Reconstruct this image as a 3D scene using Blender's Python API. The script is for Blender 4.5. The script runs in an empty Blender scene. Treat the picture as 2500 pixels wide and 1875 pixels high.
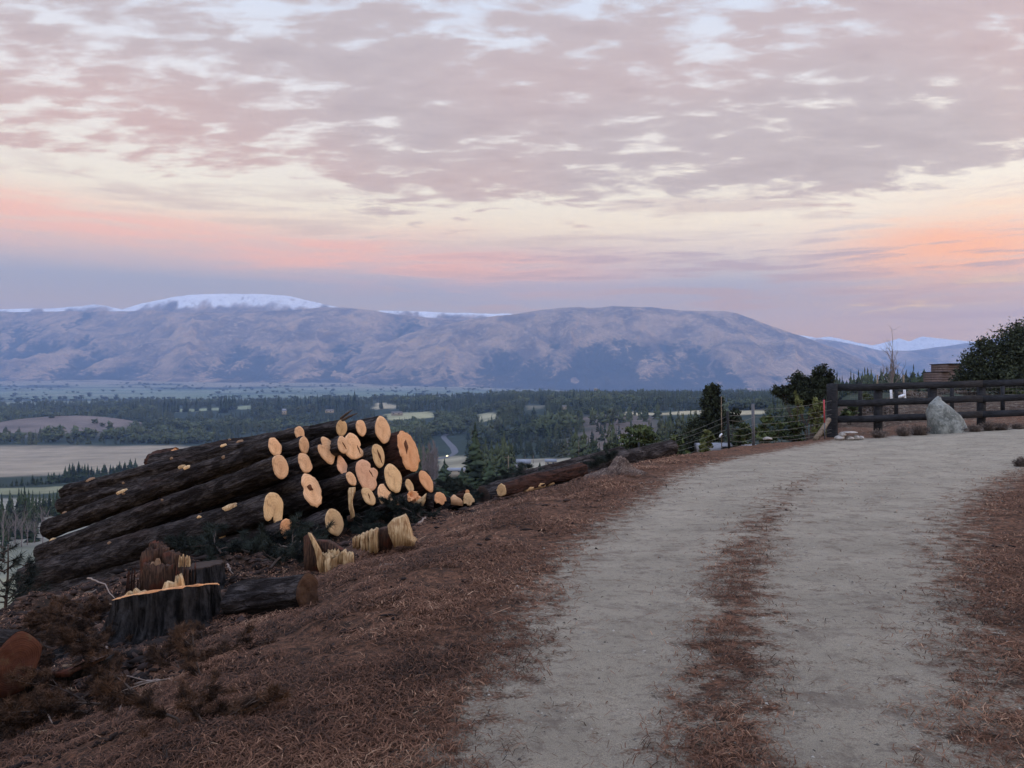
import bpy, math, random
import numpy as np
from mathutils import Vector, Matrix, noise as mnoise

random.seed(7)
RNG = np.random.default_rng(7)
SC = bpy.context.scene
COL = SC.collection
R = math.radians
F, E = 1900.0, 1.5            # focal length in photo pixels (2500 wide), eye height in metres


def lin(r, g, b):
    f = lambda c: (c / 255 / 12.92) if c <= 10 else ((c / 255 + 0.055) / 1.055) ** 2.4
    return (f(r), f(g), f(b), 1.0)


# ------------------------------------------------------------------ camera
cam = bpy.data.cameras.new("camera")
cam.sensor_width = 36.0
cam.lens = 36.0 * F / 2500.0
cam.clip_start = 0.05
cam.clip_end = 80000.0
camo = bpy.data.objects.new("camera", cam)
COL.objects.link(camo)
camo.location = (0, 0, E)
camo.rotation_euler = (R(90), 0, 0)
SC.camera = camo


# ------------------------------------------------------------------ node helper
class NT:
    def __init__(self, tree):
        self.t = tree
        tree.nodes.clear()

    def n(self, typ, ins=None, **props):
        nd = self.t.nodes.new(typ)
        for k, v in props.items():
            setattr(nd, k, v)
        for k, v in (ins or {}).items():
            s = nd.inputs[k]
            if isinstance(v, bpy.types.NodeSocket):
                self.t.links.new(v, s)
            else:
                s.default_value = v
        return nd

    def m(self, op, a, b=None, c=None, clamp=False):
        ins = {0: a}
        if b is not None:
            ins[1] = b
        if c is not None:
            ins[2] = c
        return self.n('ShaderNodeMath', ins, operation=op, use_clamp=clamp).outputs[0]

    def sm(self, v, a, b, lo=0.0, hi=1.0):
        return self.n('ShaderNodeMapRange', {0: v, 1: a, 2: b, 3: lo, 4: hi}, interpolation_type='SMOOTHSTEP').outputs[0]

    def mix(self, f, a, b, mode='MIX'):
        nd = self.n('ShaderNodeMix', None, data_type='RGBA', blend_type=mode)
        for i, v in ((0, f), (6, a), (7, b)):
            if isinstance(v, bpy.types.NodeSocket):
                self.t.links.new(v, nd.inputs[i])
            else:
                nd.inputs[i].default_value = v
        return nd.outputs[2]

    def ramp(self, f, stops, interp='LINEAR'):
        nd = self.n('ShaderNodeValToRGB', {0: f})
        cr = nd.color_ramp
        cr.interpolation = interp
        while len(cr.elements) < len(stops):
            cr.elements.new(0.5)
        for e, (p, c) in zip(cr.elements, stops):
            e.position = p
            e.color = c
        return nd.outputs[0]

    def noise(self, vec, scale, detail=4, rough=0.55, dist=0.0):
        return self.n('ShaderNodeTexNoise', {'Vector': vec, 'Scale': scale, 'Detail': detail, 'Roughness': rough, 'Distortion': dist}).outputs[0]

    def mapping(self, vec, rot=(0, 0, 0), scale=(1, 1, 1), loc=(0, 0, 0)):
        return self.n('ShaderNodeMapping', {'Vector': vec, 'Rotation': rot, 'Scale': scale, 'Location': loc}).outputs[0]

    def combine(self, x, y, z):
        return self.n('ShaderNodeCombineXYZ', {0: x, 1: y, 2: z}).outputs[0]


# ------------------------------------------------------------------ world: dusk sky with altocumulus
SUN_AZ, SUN_EL = R(78), R(11)
W = bpy.data.worlds.new("World")
SC.world = W
W.use_nodes = True
w = NT(W.node_tree)
gen = w.n('ShaderNodeTexCoord').outputs['Generated']
sep = w.n('ShaderNodeSeparateXYZ', {0: gen}).outputs
hx = w.m('SQRT', w.m('ADD', w.m('MULTIPLY', sep[0], sep[0]), w.m('MULTIPLY', sep[1], sep[1])))
el = w.m('DIVIDE', sep[2], w.m('MAXIMUM', hx, 0.001))          # tangent of elevation
elc = w.m('MAXIMUM', el, 0.0)
az = w.m('ARCTAN2', sep[0], sep[1])                             # 0 ahead, + to the right
den = w.m('ADD', w.m('MAXIMUM', sep[2], 0.0), 0.11)
P = w.combine(w.m('DIVIDE', sep[0], den), w.m('DIVIDE', sep[1], den), 0.0)
# clear sky
e01 = w.m('MULTIPLY', elc, 0.5, clamp=True)                     # el 0..2 -> 0..1
clear = w.ramp(e01, [(0.0, lin(198, 186, 200)), (0.03, lin(186, 180, 202)), (0.062, lin(172, 178, 206)), (0.085, lin(214, 200, 206)),
                     (0.100, lin(240, 226, 216)), (0.118, lin(242, 234, 226)), (0.17, lin(238, 233, 236)),
                     (0.24, lin(222, 229, 246)), (0.5, lin(190, 206, 236)), (1.0, lin(165, 186, 226))])
right = w.sm(az, -0.05, 0.55)
# pale warm opening on the right, cream to white
clear = w.mix(w.m('MULTIPLY', w.m('MULTIPLY', right, w.sm(el, 0.10, 0.2)), w.sm(el, 0.42, 0.26, 0.0, 0.7)), clear, lin(250, 241, 232))
lowright = w.m('MULTIPLY', right, w.sm(el, 0.16, 0.05))
clear = w.mix(w.m('MULTIPLY', lowright, 0.75), clear, lin(205, 186, 196))
# streak noise in azimuth / elevation stretched along the horizon
ST = w.combine(w.m('MULTIPLY', az, 3.0), w.m('MULTIPLY', el, 26.0), 0.0)
st1 = w.noise(ST, 1.0, 5, 0.6, 0.4)
st2 = w.noise(w.mapping(ST, loc=(7.3, 3.1, 1.7), scale=(1.6, 2.2, 1)), 1.3, 5, 0.6, 0.3)
# salmon band, tilting down to the right
bc = w.m('SUBTRACT', 0.149, w.m('MULTIPLY', az, 0.066))
bd = w.m('DIVIDE', w.m('SUBTRACT', w.m('ADD', el, w.m('MULTIPLY', w.m('SUBTRACT', st1, 0.5), 0.06)), bc), 0.027)
band = w.m('POWER', 2.718, w.m('MULTIPLY', w.m('MULTIPLY', bd, bd), -1.0))
band = w.m('MULTIPLY', w.m('MULTIPLY', band, w.sm(az, 0.3, -0.1)), w.sm(st2, 0.36, 0.58, 0.45, 1.0))
sky = w.mix(w.m('MULTIPLY', band, 0.78), clear, lin(246, 194, 190))
# sunset glow low on the right
gx = w.m('DIVIDE', w.m('SUBTRACT', az, 0.53), 0.135)
gy = w.m('DIVIDE', w.m('SUBTRACT', w.m('ADD', el, w.m('MULTIPLY', w.m('SUBTRACT', st2, 0.5), 0.09)), 0.150), 0.036)
glow = w.m('POWER', 2.718, w.m('MULTIPLY', w.m('ADD', w.m('MULTIPLY', gx, gx), w.m('MULTIPLY', gy, gy)), -1.0))
sky = w.mix(w.m('MULTIPLY', glow, 0.95), sky, lin(255, 194, 174))
gx2 = w.m('DIVIDE', w.m('SUBTRACT', az, 0.56), 0.09)
gy2 = w.m('DIVIDE', w.m('SUBTRACT', el, 0.195), 0.018)
glow2 = w.m('POWER', 2.718, w.m('MULTIPLY', w.m('ADD', w.m('MULTIPLY', gx2, gx2), w.m('MULTIPLY', gy2, gy2)), -1.0))
sky = w.mix(w.m('MULTIPLY', glow2, 0.5), sky, lin(255, 226, 206))
# lavender streaks low down
lowc = w.m('MULTIPLY', w.sm(st2, 0.47, 0.62), w.m('MULTIPLY', w.sm(el, 0.0, 0.05), w.sm(el, 0.21, 0.15)))
lowc = w.m('MULTIPLY', lowc, w.sm(az, -0.35, 0.15))
midc = w.m('MULTIPLY', w.sm(st1, 0.49, 0.62), w.m('MULTIPLY', w.sm(el, 0.165, 0.19), w.sm(el, 0.27, 0.225)))
sky = w.mix(w.m('MULTIPLY', lowc, 0.8), sky, lin(190, 176, 194))
sky = w.mix(w.m('MULTIPLY', midc, 0.6), sky, lin(208, 190, 194))
brk = w.m('MULTIPLY', w.sm(st1, 0.56, 0.68), w.m('MULTIPLY', w.sm(az, 0.32, 0.5), w.m('MULTIPLY', w.sm(el, 0.03, 0.06), w.sm(el, 0.13, 0.09))))
sky = w.mix(w.m('MULTIPLY', brk, 0.8), sky, lin(255, 226, 190))
# altocumulus deck on a flat layer overhead
Pr = w.mapping(P, rot=(0, 0, R(58)), scale=(1.0, 1.9, 1.0))
n1 = w.noise(Pr, 5.4, 8, 0.53, 0.25)
n2 = w.noise(w.mapping(P, loc=(3.7, 1.2, 0.0)), 1.0, 3, 0.5)
n3 = w.noise(w.mapping(Pr, loc=(9.0, 2.0, 0.0)), 11.5, 5, 0.6)
dens = w.m('ADD', w.m('ADD', n1, w.m('MULTIPLY', w.m('SUBTRACT', n2, 0.5), 0.62)), w.m('MULTIPLY', w.m('SUBTRACT', n3, 0.5), 0.32))
ew = w.m('ADD', e01, w.m('MULTIPLY', w.m('SUBTRACT', w.noise(w.mapping(ST, loc=(2.1, 5.5, 0), scale=(0.9, 0.16, 1)), 1.0, 4, 0.6), 0.5), 0.055))
ewL = w.m('MULTIPLY', w.m('MULTIPLY', w.sm(az, -0.2, -0.5), w.sm(el, 0.34, 0.44)), -0.06)
cover = w.ramp(ew, [(0.0, (0.0, 0, 0, 1)), (0.09, (0.22, 0.22, 0.22, 1)), (0.112, (0.34, 0.34, 0.34, 1)), (0.132, (0.62, 0.62, 0.62, 1)),
                     (0.175, (0.61, 0.61, 0.61, 1)), (0.24, (0.545, 0.545, 0.545, 1)), (0.6, (0.56, 0.56, 0.56, 1))])
dens = w.m('ADD', w.m('ADD', dens, ewL), w.m('SUBTRACT', cover, 0.5))
dens = w.m('ADD', dens, w.m('MULTIPLY', w.m('MULTIPLY', w.sm(az, 0.05, 0.5), w.sm(el, 0.20, 0.235)), w.sm(el, 0.34, 0.26, 0.0, 0.16)))
cm = w.sm(dens, 0.395, 0.615)
pinkn = w.noise(w.mapping(P, loc=(1.3, 8.2, 0.0)), 0.45, 2, 0.5)
pinkm = w.m('MULTIPLY', w.sm(pinkn, 0.42, 0.6), w.sm(el, 0.55, 0.3))
ccol = w.mix(pinkm, lin(188, 176, 184), lin(205, 174, 176))
ccol = w.mix(w.sm(dens, 0.55, 0.95), w.mix(0.22, ccol, lin(236, 224, 226)), ccol)
sky = w.mix(w.m('MULTIPLY', cm, 0.93), sky, ccol)
HAZE_K = 7.4e-5
HZ = (0.32, 0.43, 0.76, 1)
HAZE_TOP, HAZE_FAR = 1460.0, 15600.0
# brighter glow of the set sun beyond the right edge
sx = w.m('DIVIDE', w.m('SUBTRACT', az, 1.3), 0.36)
sy = w.m('DIVIDE', w.m('SUBTRACT', el, 0.12), 0.30)
sg = w.m('POWER', 2.718, w.m('MULTIPLY', w.m('ADD', w.m('MULTIPLY', sx, sx), w.m('MULTIPLY', sy, sy)), -1.0))
sky = w.mix(w.m('MULTIPLY', sg, 1.0), sky, (2.3, 1.65, 1.2, 1), 'ADD')
over = w.sm(w.m('ADD', sep[2], w.m('MULTIPLY', w.sm(sep[1], 0.3, -0.5), 0.5)), 0.5, 0.95, 0.0, 1.0)
sky = w.mix(over, sky, w.mix(1.0, sky, (2.3, 2.6, 3.0, 1), 'MULTIPLY'))
# the low sky is seen through kilometres of valley air: it is brighter above that air than from here
pathl = w.m('MINIMUM', w.m('DIVIDE', HAZE_TOP, w.m('MAXIMUM', el, 0.02)), HAZE_FAR)
Tr = w.m('POWER', 2.71828, w.m('MULTIPLY', pathl, -HAZE_K))
hz = w.n('ShaderNodeVectorMath', {0: HZ[:3], 3: w.m('SUBTRACT', 1.0, Tr)}, operation='SCALE').outputs[0]
dif = w.n('ShaderNodeVectorMath', {0: sky, 1: hz}, operation='SUBTRACT').outputs[0]
sky = w.n('ShaderNodeVectorMath', {0: dif, 3: w.m('DIVIDE', 1.0, Tr)}, operation='SCALE').outputs[0]
sky = w.n('ShaderNodeVectorMath', {0: sky, 1: (0.02, 0.02, 0.02)}, operation='MAXIMUM').outputs[0]
nish = w.n('ShaderNodeTexSky', None, sky_type='NISHITA', sun_disc=False, sun_elevation=R(3), sun_rotation=SUN_AZ, altitude=400.0)
bg1 = w.n('ShaderNodeBackground', {0: sky, 1: 0.97})
bg2 = w.n('ShaderNodeBackground', {0: nish.outputs[0], 1: 0.02})
addb = w.n('ShaderNodeAddShader', {0: bg1.outputs[0], 1: bg2.outputs[0]})
w.n('ShaderNodeOutputWorld', {0: addb.outputs[0]})

sun = bpy.data.lights.new("sun", 'SUN')
sun.energy = 0.65
sun.angle = R(25)
sun.color = (1.0, 0.78, 0.62)
suno = bpy.data.objects.new("sun", sun)
COL.objects.link(suno)
sdir = Vector((math.sin(SUN_AZ) * math.cos(SUN_EL), math.cos(SUN_AZ) * math.cos(SUN_EL), math.sin(SUN_EL)))
suno.rotation_euler = sdir.to_track_quat('Z', 'Y').to_euler()
suno.location = (30, 10, 20)

vs = SC.view_settings
vs.view_transform = 'Standard'
vs.look = 'None'
vs.exposure = 0.0
vs.gamma = 1.0
SC.cycles.max_bounces = 6
SC.cycles.diffuse_bounces = 3
SC.cycles.volume_bounces = 0
SC.cycles.use_denoising = True


# ------------------------------------------------------------------ numpy noise
def _hash(ix, iy, seed):
    h = (ix.astype(np.int64) * 374761393 + iy.astype(np.int64) * 668265263 + seed * 1442695041) & 0x7fffffff
    h = ((h ^ (h >> 13)) * 1274126177) & 0x7fffffff
    h = h ^ (h >> 16)
    return (h & 0xffff) / 65535.0


def vnoise(x, y, seed=0):
    x = np.asarray(x, float); y = np.asarray(y, float)
    ix = np.floor(x); iy = np.floor(y)
    fx = x - ix; fy = y - iy
    fx = fx * fx * fx * (fx * (fx * 6 - 15) + 10); fy = fy * fy * fy * (fy * (fy * 6 - 15) + 10)
    a = _hash(ix, iy, seed); b = _hash(ix + 1, iy, seed); c = _hash(ix, iy + 1, seed); d = _hash(ix + 1, iy + 1, seed)
    return (a + (b - a) * fx) * (1 - fy) + (c + (d - c) * fx) * fy


def fbm(x, y, oct=5, seed=0, gain=0.5):
    s = 0; a = 1.0; t = 0
    x = np.asarray(x, float); y = np.asarray(y, float)
    for i in range(oct):
        s = s + a * vnoise(x, y, seed + i * 17); t += a
        x, y = (x * 0.8 - y * 0.6) * 2.03 + 3.1, (x * 0.6 + y * 0.8) * 2.03 + 1.7
        a *= gain
    return s / t


def ridged(x, y, oct=5, seed=0, gain=0.5):
    s = 0; a = 1.0; t = 0
    x = np.asarray(x, float); y = np.asarray(y, float)
    for i in range(oct):
        n = 1 - np.abs(2 * vnoise(x, y, seed + i * 31) - 1)
        s = s + a * n * n; t += a
        x, y = (x * 0.8 - y * 0.6) * 2.1 + 5.1, (x * 0.6 + y * 0.8) * 2.1 + 2.7
        a *= gain
    return s / t


def sstep(v, a, b):
    q = np.clip((v - a) / (b - a), 0, 1)
    return q * q * (3 - 2 * q)


# ------------------------------------------------------------------ object helpers
def new_mesh(name, V, Fc, smooth=False, attrs=None):
    """V (n,3) array, Fc (m,k) index array or list of such arrays / lists."""
    me = bpy.data.meshes.new(name)
    V = np.asarray(V, np.float32)
    if isinstance(Fc, np.ndarray):
        Fc = [Fc]
    if len(Fc) and isinstance(Fc[0], np.ndarray):
        loops = np.concatenate([f.reshape(-1) for f in Fc]).astype(np.int32)
        tot = np.concatenate([np.full(len(f), f.shape[1], np.int32) for f in Fc])
        start = np.concatenate([[0], np.cumsum(tot)[:-1]]).astype(np.int32)
        me.vertices.add(len(V)); me.vertices.foreach_set("co", V.reshape(-1))
        me.loops.add(len(loops)); me.loops.foreach_set("vertex_index", loops)
        me.polygons.add(len(tot)); me.polygons.foreach_set("loop_start", start)
        try:
            me.polygons.foreach_set("loop_total", tot)
        except Exception:
            pass
        me.update(calc_edges=True)
    else:
        me.from_pydata([tuple(map(float, v)) for v in V], [], [list(map(int, f)) for f in Fc])
    if smooth:
        me.polygons.foreach_set("use_smooth", np.ones(len(me.polygons), bool))
    for k, arr in (attrs or {}).items():
        arr = np.asarray(arr, np.float32)
        if arr.ndim == 1:
            at = me.attributes.new(k, 'FLOAT', 'POINT'); at.data.foreach_set("value", arr)
        else:
            at = me.attributes.new(k, 'FLOAT_COLOR', 'POINT'); at.data.foreach_set("color", arr.reshape(-1))
    me.validate()
    return me


def tag(o, label=None, cat=None, group=None, kind=None):
    if label: o['label'] = label
    if cat: o['category'] = cat
    if group: o['group'] = group
    if kind: o['kind'] = kind
    return o


def obj(name, me, mat=None, parent=None, loc=None):
    o = bpy.data.objects.new(name, me)
    COL.objects.link(o)
    if mat is not None and len(me.materials) == 0:
        me.materials.append(mat)
    if parent is not None:
        o.parent = parent
    if loc is not None:
        o.location = loc
    return o


def empty(name, loc=(0, 0, 0), rz=0.0):
    o = bpy.data.objects.new(name, None)
    o.empty_display_size = 0.2
    COL.objects.link(o)
    o.location = loc
    o.rotation_euler = (0, 0, rz)
    return o


def copy_tree(o, parent=None):
    c = o.copy(); COL.objects.link(c)
    if parent is not None:
        c.parent = parent
    for ch in list(o.children):
        copy_tree(ch, c)
    return c


def grid_faces(nu, nv, wrap=False):
    i = np.arange(nu - 1)[:, None]; j = np.arange(nv if wrap else nv - 1)[None, :]
    j2 = (j + 1) % nv
    f = np.stack([i * nv + j, i * nv + j2, (i + 1) * nv + j2, (i + 1) * nv + j], -1)
    return f.reshape(-1, 4)


class MB:
    """Collects pieces of one mesh."""
    def __init__(self):
        self.V = []; self.Q = []; self.T = []; self.n = 0

    def add(self, V, Fc):
        V = np.asarray(V, float).reshape(-1, 3)
        for f in ([Fc] if isinstance(Fc, np.ndarray) else Fc):
            f = np.asarray(f)
            (self.Q if f.shape[1] == 4 else self.T).append(f + self.n)
        self.V.append(V); self.n += len(V)

    def tube(self, pts, rad, k=6, caps=True):
        pts = np.asarray(pts, float); m = len(pts)
        rad = np.broadcast_to(np.asarray(rad, float), (m,))
        tan = np.gradient(pts, axis=0)
        tan /= np.linalg.norm(tan, axis=1)[:, None] + 1e-12
        up = np.array([0, 0, 1.0]) if abs(tan[0][2]) < 0.9 else np.array([1.0, 0, 0])
        a = np.cross(tan, up); a /= np.linalg.norm(a, axis=1)[:, None] + 1e-12
        b = np.cross(a, tan)
        th = np.linspace(0, 2 * np.pi, k, endpoint=False)
        V = pts[:, None, :] + rad[:, None, None] * (a[:, None, :] * np.cos(th)[None, :, None] + b[:, None, :] * np.sin(th)[None, :, None])
        fs = [grid_faces(m, k, True)]
        V = V.reshape(-1, 3)
        if caps:
            V = np.vstack([V, pts[0], pts[-1]])
            c0, c1 = m * k, m * k + 1
            j = np.arange(k); j2 = (j + 1) % k
            fs.append(np.stack([np.full(k, c0), j2, j], -1)); fs.append(np.stack([np.full(k, c1), (m - 1) * k + j, (m - 1) * k + j2], -1))
        self.add(V, fs)

    def box(self, c, s, M=None):
        c = np.asarray(c, float); s = np.asarray(s, float) / 2
        V = np.array([[x, y, z] for x in (-1, 1) for y in (-1, 1) for z in (-1, 1)], float) * s
        if M is not None:
            V = V @ np.asarray(M).T
        self.add(V + c, np.array([[0, 1, 3, 2], [4, 6, 7, 5], [0, 4, 5, 1], [2, 3, 7, 6], [0, 2, 6, 4], [1, 5, 7, 3]]))

    def cards(self, C, size, tilt_up=0.0, aspect=1.0, rng=RNG):
        """small leaf quads at centres C with random orientation"""
        C = np.asarray(C, float); n = len(C)
        size = np.broadcast_to(np.asarray(size, float), (n,))
        a = rng.normal(size=(n, 3)); a /= np.linalg.norm(a, axis=1)[:, None]
        b = rng.normal(size=(n, 3)); b -= a * (a * b).sum(1)[:, None]; b /= np.linalg.norm(b, axis=1)[:, None]
        a = a * (size * aspect)[:, None]; b = b * size[:, None]
        V = np.stack([C - a * 0.5, C + b * 0.5, C + a * 0.5, C - b * 0.5], 1).reshape(-1, 3)
        i = np.arange(n)[:, None] * 4
        self.add(V, i + np.arange(4)[None, :])

    def mesh(self, name, smooth=False, attrs=None):
        fs = []
        if self.Q: fs.append(np.concatenate(self.Q))
        if self.T: fs.append(np.concatenate(self.T))
        return new_mesh(name, np.concatenate(self.V), fs, smooth, attrs)

    def build(self, name, mat, parent=None, smooth=False, attrs=None):
        return obj(name, self.mesh(name, smooth, attrs), mat, parent)


def material(name, fn, rough=0.9, spec=0.2):
    m = bpy.data.materials.new(name)
    m.use_nodes = True
    t = NT(m.node_tree)
    out = t.n('ShaderNodeOutputMaterial')
    bs = t.n('ShaderNodeBsdfPrincipled', {'Roughness': rough})
    bs.inputs['Specular IOR Level'].default_value = spec
    t.t.links.new(bs.outputs[0], out.inputs[0])
    r = fn(t)
    col, bump = (r if isinstance(r, tuple) and len(r) == 2 and not isinstance(r[0], float) else (r, None))
    if isinstance(col, bpy.types.NodeSocket):
        t.t.links.new(col, bs.inputs['Base Color'])
    else:
        bs.inputs['Base Color'].default_value = col
    if bump is not None:
        h, st, di = bump
        b = t.n('ShaderNodeBump', {'Strength': st, 'Distance': di, 'Height': h})
        t.t.links.new(b.outputs[0], bs.inputs['Normal'])
    return m


def C4(r, g, b):
    return (r, g, b, 1.0)


def rnd_obj(t):
    return t.n('ShaderNodeObjectInfo').outputs['Random']


def ocoord(t):
    return t.n('ShaderNodeTexCoord').outputs['Object']


def gpos(t):
    return t.n('ShaderNodeNewGeometry').outputs['Position']


def attr(t, name, color=False):
    a = t.n('ShaderNodeAttribute', None, attribute_name=name)
    return a.outputs[0] if color else a.outputs[2]


# ------------------------------------------------------------------ terrain
LE = np.array([(-3.6, -22), (-1.6, -6), (-0.9, -1.0), (-0.27, 3.09), (.03, 4.3), (.41, 6.5), (.87, 7.86), (1.75, 10.1), (2.9, 13.1), (4.0, 14.9), (8.6, 20.7), (12.3, 21.5), (19.0, 22.9), (32, 26), (60, 33)])
RE = np.array([(-1.2, -22), (0.7, -6), (1.35, -1.0), (1.9, 3.04), (2.55, 4.2), (3.1, 5.4), (4.3, 7.6), (5.6, 9.6), (7.2, 11.6), (10.0, 14.6), (14.5, 17.0), (22, 19.0), (36, 22.5), (62, 29)])


def poly_dist(px, py, PL):
    """signed distance to a polyline running away from the camera, + on its left"""
    px = np.asarray(px, float); py = np.asarray(py, float)
    best = np.full(px.shape, 1e9); sign = np.ones(px.shape)
    for (x0, y0), (x1, y1) in zip(PL[:-1], PL[1:]):
        dx, dy = x1 - x0, y1 - y0
        u = np.clip(((px - x0) * dx + (py - y0) * dy) / (dx * dx + dy * dy), 0, 1)
        d = np.hypot(px - x0 - u * dx, py - y0 - u * dy)
        s = np.sign(dx * (py - y0) - dy * (px - x0))
        upd = d < best
        best = np.where(upd, d, best); sign = np.where(upd, s, sign)
    return best * sign


def H_near(x, y):
    x = np.asarray(x, float); y = np.asarray(y, float)
    s = poly_dist(x, y, LE)
    t = x / np.maximum(y, 1.0)
    pw = sstep(t, 0.33, 0.43) * sstep(y, 10, 14)
    sp = np.maximum(s - 0.9, 0)
    drop = np.interp(s, [0.9, 1.3, 2.0, 2.9, 3.9, 5.0, 6.0, 8.0, 9.9, 14, 40], [0, 0.06, 0.24, 0.42, 0.57, 0.70, 0.95, 1.68, 2.6, 4.8, 17]) + 0.055 * sp * sstep(y, 9, 6)
    back = np.maximum(y - 14.5 - np.maximum(x, -3) * 0.62 - 0.8, 0) * sstep(x, -9, -5)
    drop = drop + np.minimum(back, 8) * 0.16 + np.maximum(back - 3, 0) * 0.18
    berm = 0.05 * np.exp(-((s - 1.1) / 0.6) ** 2) * sstep(y, 10, 13) * (1 - pw)
    z = -drop * (1 - pw) + berm
    z = z + 0.055 * np.clip(x - 9, 0, 9) * sstep(y, 10, 16)
    z = z + 0.045 * np.clip(y - 27, 0, 32) * pw
    sr = -poly_dist(x, y, RE)
    z = z + 0.10 * np.clip(sr - 0.8, 0, 6) * sstep(y, 20, 14)
    return z


DK = np.array([34, 60, 100, 150, 250, 400, 600, 800, 1000, 1300, 1700, 2200, 2800, 3500, 5000, 7000, 9500, 26000.])
PK = np.array([-2500, 0, 400, 800, 1085, 1300, 1500, 1900, 2080, 2300, 3200, 5000.])
RK = np.array([
    [1620, 1600, 1530, 1440, 1330, 1240, 1195, 1165, 1135, 1092, 1060, 1020, 998, 985, 968, 950, 918, 900],
    [1600, 1580, 1520, 1440, 1330, 1240, 1195, 1165, 1135, 1092, 1060, 1020, 998, 985, 968, 950, 918, 900],
    [1500, 1480, 1430, 1370, 1290, 1225, 1190, 1160, 1130, 1090, 1056, 1010, 988, 980, 968, 950, 920, 900],
    [1380, 1360, 1330, 1300, 1250, 1200, 1170, 1140, 1116, 1086, 1048, 1000, 978, 974, 967, 950, 922, 900],
    [1290, 1290, 1280, 1260, 1230, 1185, 1160, 1140, 1112, 1062, 1018, 988, 972, 970, 966, 952, 932, 915],
    [1240, 1240, 1235, 1220, 1195, 1160, 1125, 1085, 1055, 1020, 992, 972, 966, 967, 966, 955, 942, 930],
    [1190, 1200, 1200, 1185, 1160, 1120, 1085, 1055, 1030, 1002, 980, 968, 964, 966, 966, 962, 956, 944],
    [1100, 1120, 1130, 1120, 1100, 1065, 1035, 1016, 1000, 988, 976, 966, 964, 966, 965, 962, 956, 944],
    [1000, 970, 960, 975, 985, 985, 975, 970, 968, 966, 964, 962, 962, 963, 963, 961, 956, 944],
    [985, 955, 950, 960, 960, 958, 956, 955, 955, 955, 956, 957, 958, 960, 962, 961, 956, 944],
    [985, 955, 950, 955, 956, 956, 956, 955, 955, 955, 956, 957, 958, 960, 962, 961, 956, 944],
    [985, 955, 950, 955, 956, 956, 956, 955, 955, 955, 956, 957, 958, 960, 962, 961, 956, 944]], float)
ZK = E - (RK - 937.5) / F * DK[None, :]
LDK = np.log(DK)


def H_far(x, y):
    x = np.asarray(x, float); y = np.maximum(np.asarray(y, float), 30.0)
    px = np.clip(1250 + F * x / y, PK[0], PK[-1])
    ld = np.clip(np.log(y), LDK[0], LDK[-1])
    i = np.clip(np.searchsorted(PK, px) - 1, 0, len(PK) - 2)
    j = np.clip(np.searchsorted(LDK, ld) - 1, 0, len(LDK) - 2)
    u = (px - PK[i]) / (PK[i + 1] - PK[i]); v = (y - DK[j]) / (DK[j + 1] - DK[j])
    u = u * u * (3 - 2 * u)
    z = (ZK[i, j] * (1 - u) + ZK[i + 1, j] * u) * (1 - v) + (ZK[i, j + 1] * (1 - u) + ZK[i + 1, j + 1] * u) * v
    amp = np.clip((y - 60) / 400, 0, 1) * np.clip((6000 - y) / 3000, 0, 1)
    z = z + amp * 9 * (fbm(x / 260, y / 260, 4, 5) - 0.5)
    # bare knoll on the far left
    z = z + 34 * np.exp(-((x + 1010) / 190) ** 2 - ((y - 1690) / 150) ** 2) + 16 * np.exp(-((x + 860) / 120) ** 2 - ((y - 1650) / 120) ** 2)
    return z


def H(x, y):
    x = np.asarray(x, float); y = np.asarray(y, float)
    k = sstep(y, 30, 42)
    return H_near(x, y) * (1 - k) + H_far(x, y) * k


def micro(x, y):
    s = poly_dist(x, y, LE); r = -poly_dist(x, y, RE)
    off = np.maximum(sstep(s, 0.1, 1.6), sstep(r, 0.1, 1.2))
    rough = 0.16 * (fbm(x / 0.9, y / 0.9, 4, 3) - 0.5) + 0.07 * (fbm(x / 0.22, y / 0.22, 3, 8) - 0.5)
    rough = rough * (1 + 1.5 * sstep(s, 2.3, 4.0))
    ruts = 0.02 * (fbm(x / 0.7, y / 0.7, 3, 12) - 0.5)
    return off * rough + ruts


def G(x, y):
    """ground height with the small bumps"""
    return float(H(x, y) + (micro(np.array(x), np.array(y)) if y < 32 else 0))


def ray(px, py):
    return np.array([(px - 1250) / F, 1.0, -(py - 937.5) / F])


def at(px, py, d):
    r = ray(px, py)
    return Vector((r[0] * d, d, E + r[2] * d))


def hit(px, py, dmin=2.5, dmax=8000):
    r = ray(px, py)
    ds = np.exp(np.linspace(math.log(dmin), math.log(dmax), 4000))
    z = H(r[0] * ds, ds)
    below = (E + r[2] * ds) < z
    if not below.any():
        return None
    d = ds[np.argmax(below)]
    return Vector((r[0] * d, d, float(H(r[0] * d, d))))


# --- near ground
def axis_pts(lo, hi, h0, core_lo, core_hi, g):
    pts = list(np.arange(core_lo, core_hi, h0))
    h = h0; p = core_hi
    while p < hi:
        pts.append(p); h *= 1 + g; p += h
    pts.append(hi)
    h = h0; p = core_lo; left = []
    while True:
        h *= 1 + g; p -= h
        if p <= lo: break
        left.append(p)
    return np.array([lo] + left[::-1] + pts)


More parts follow.
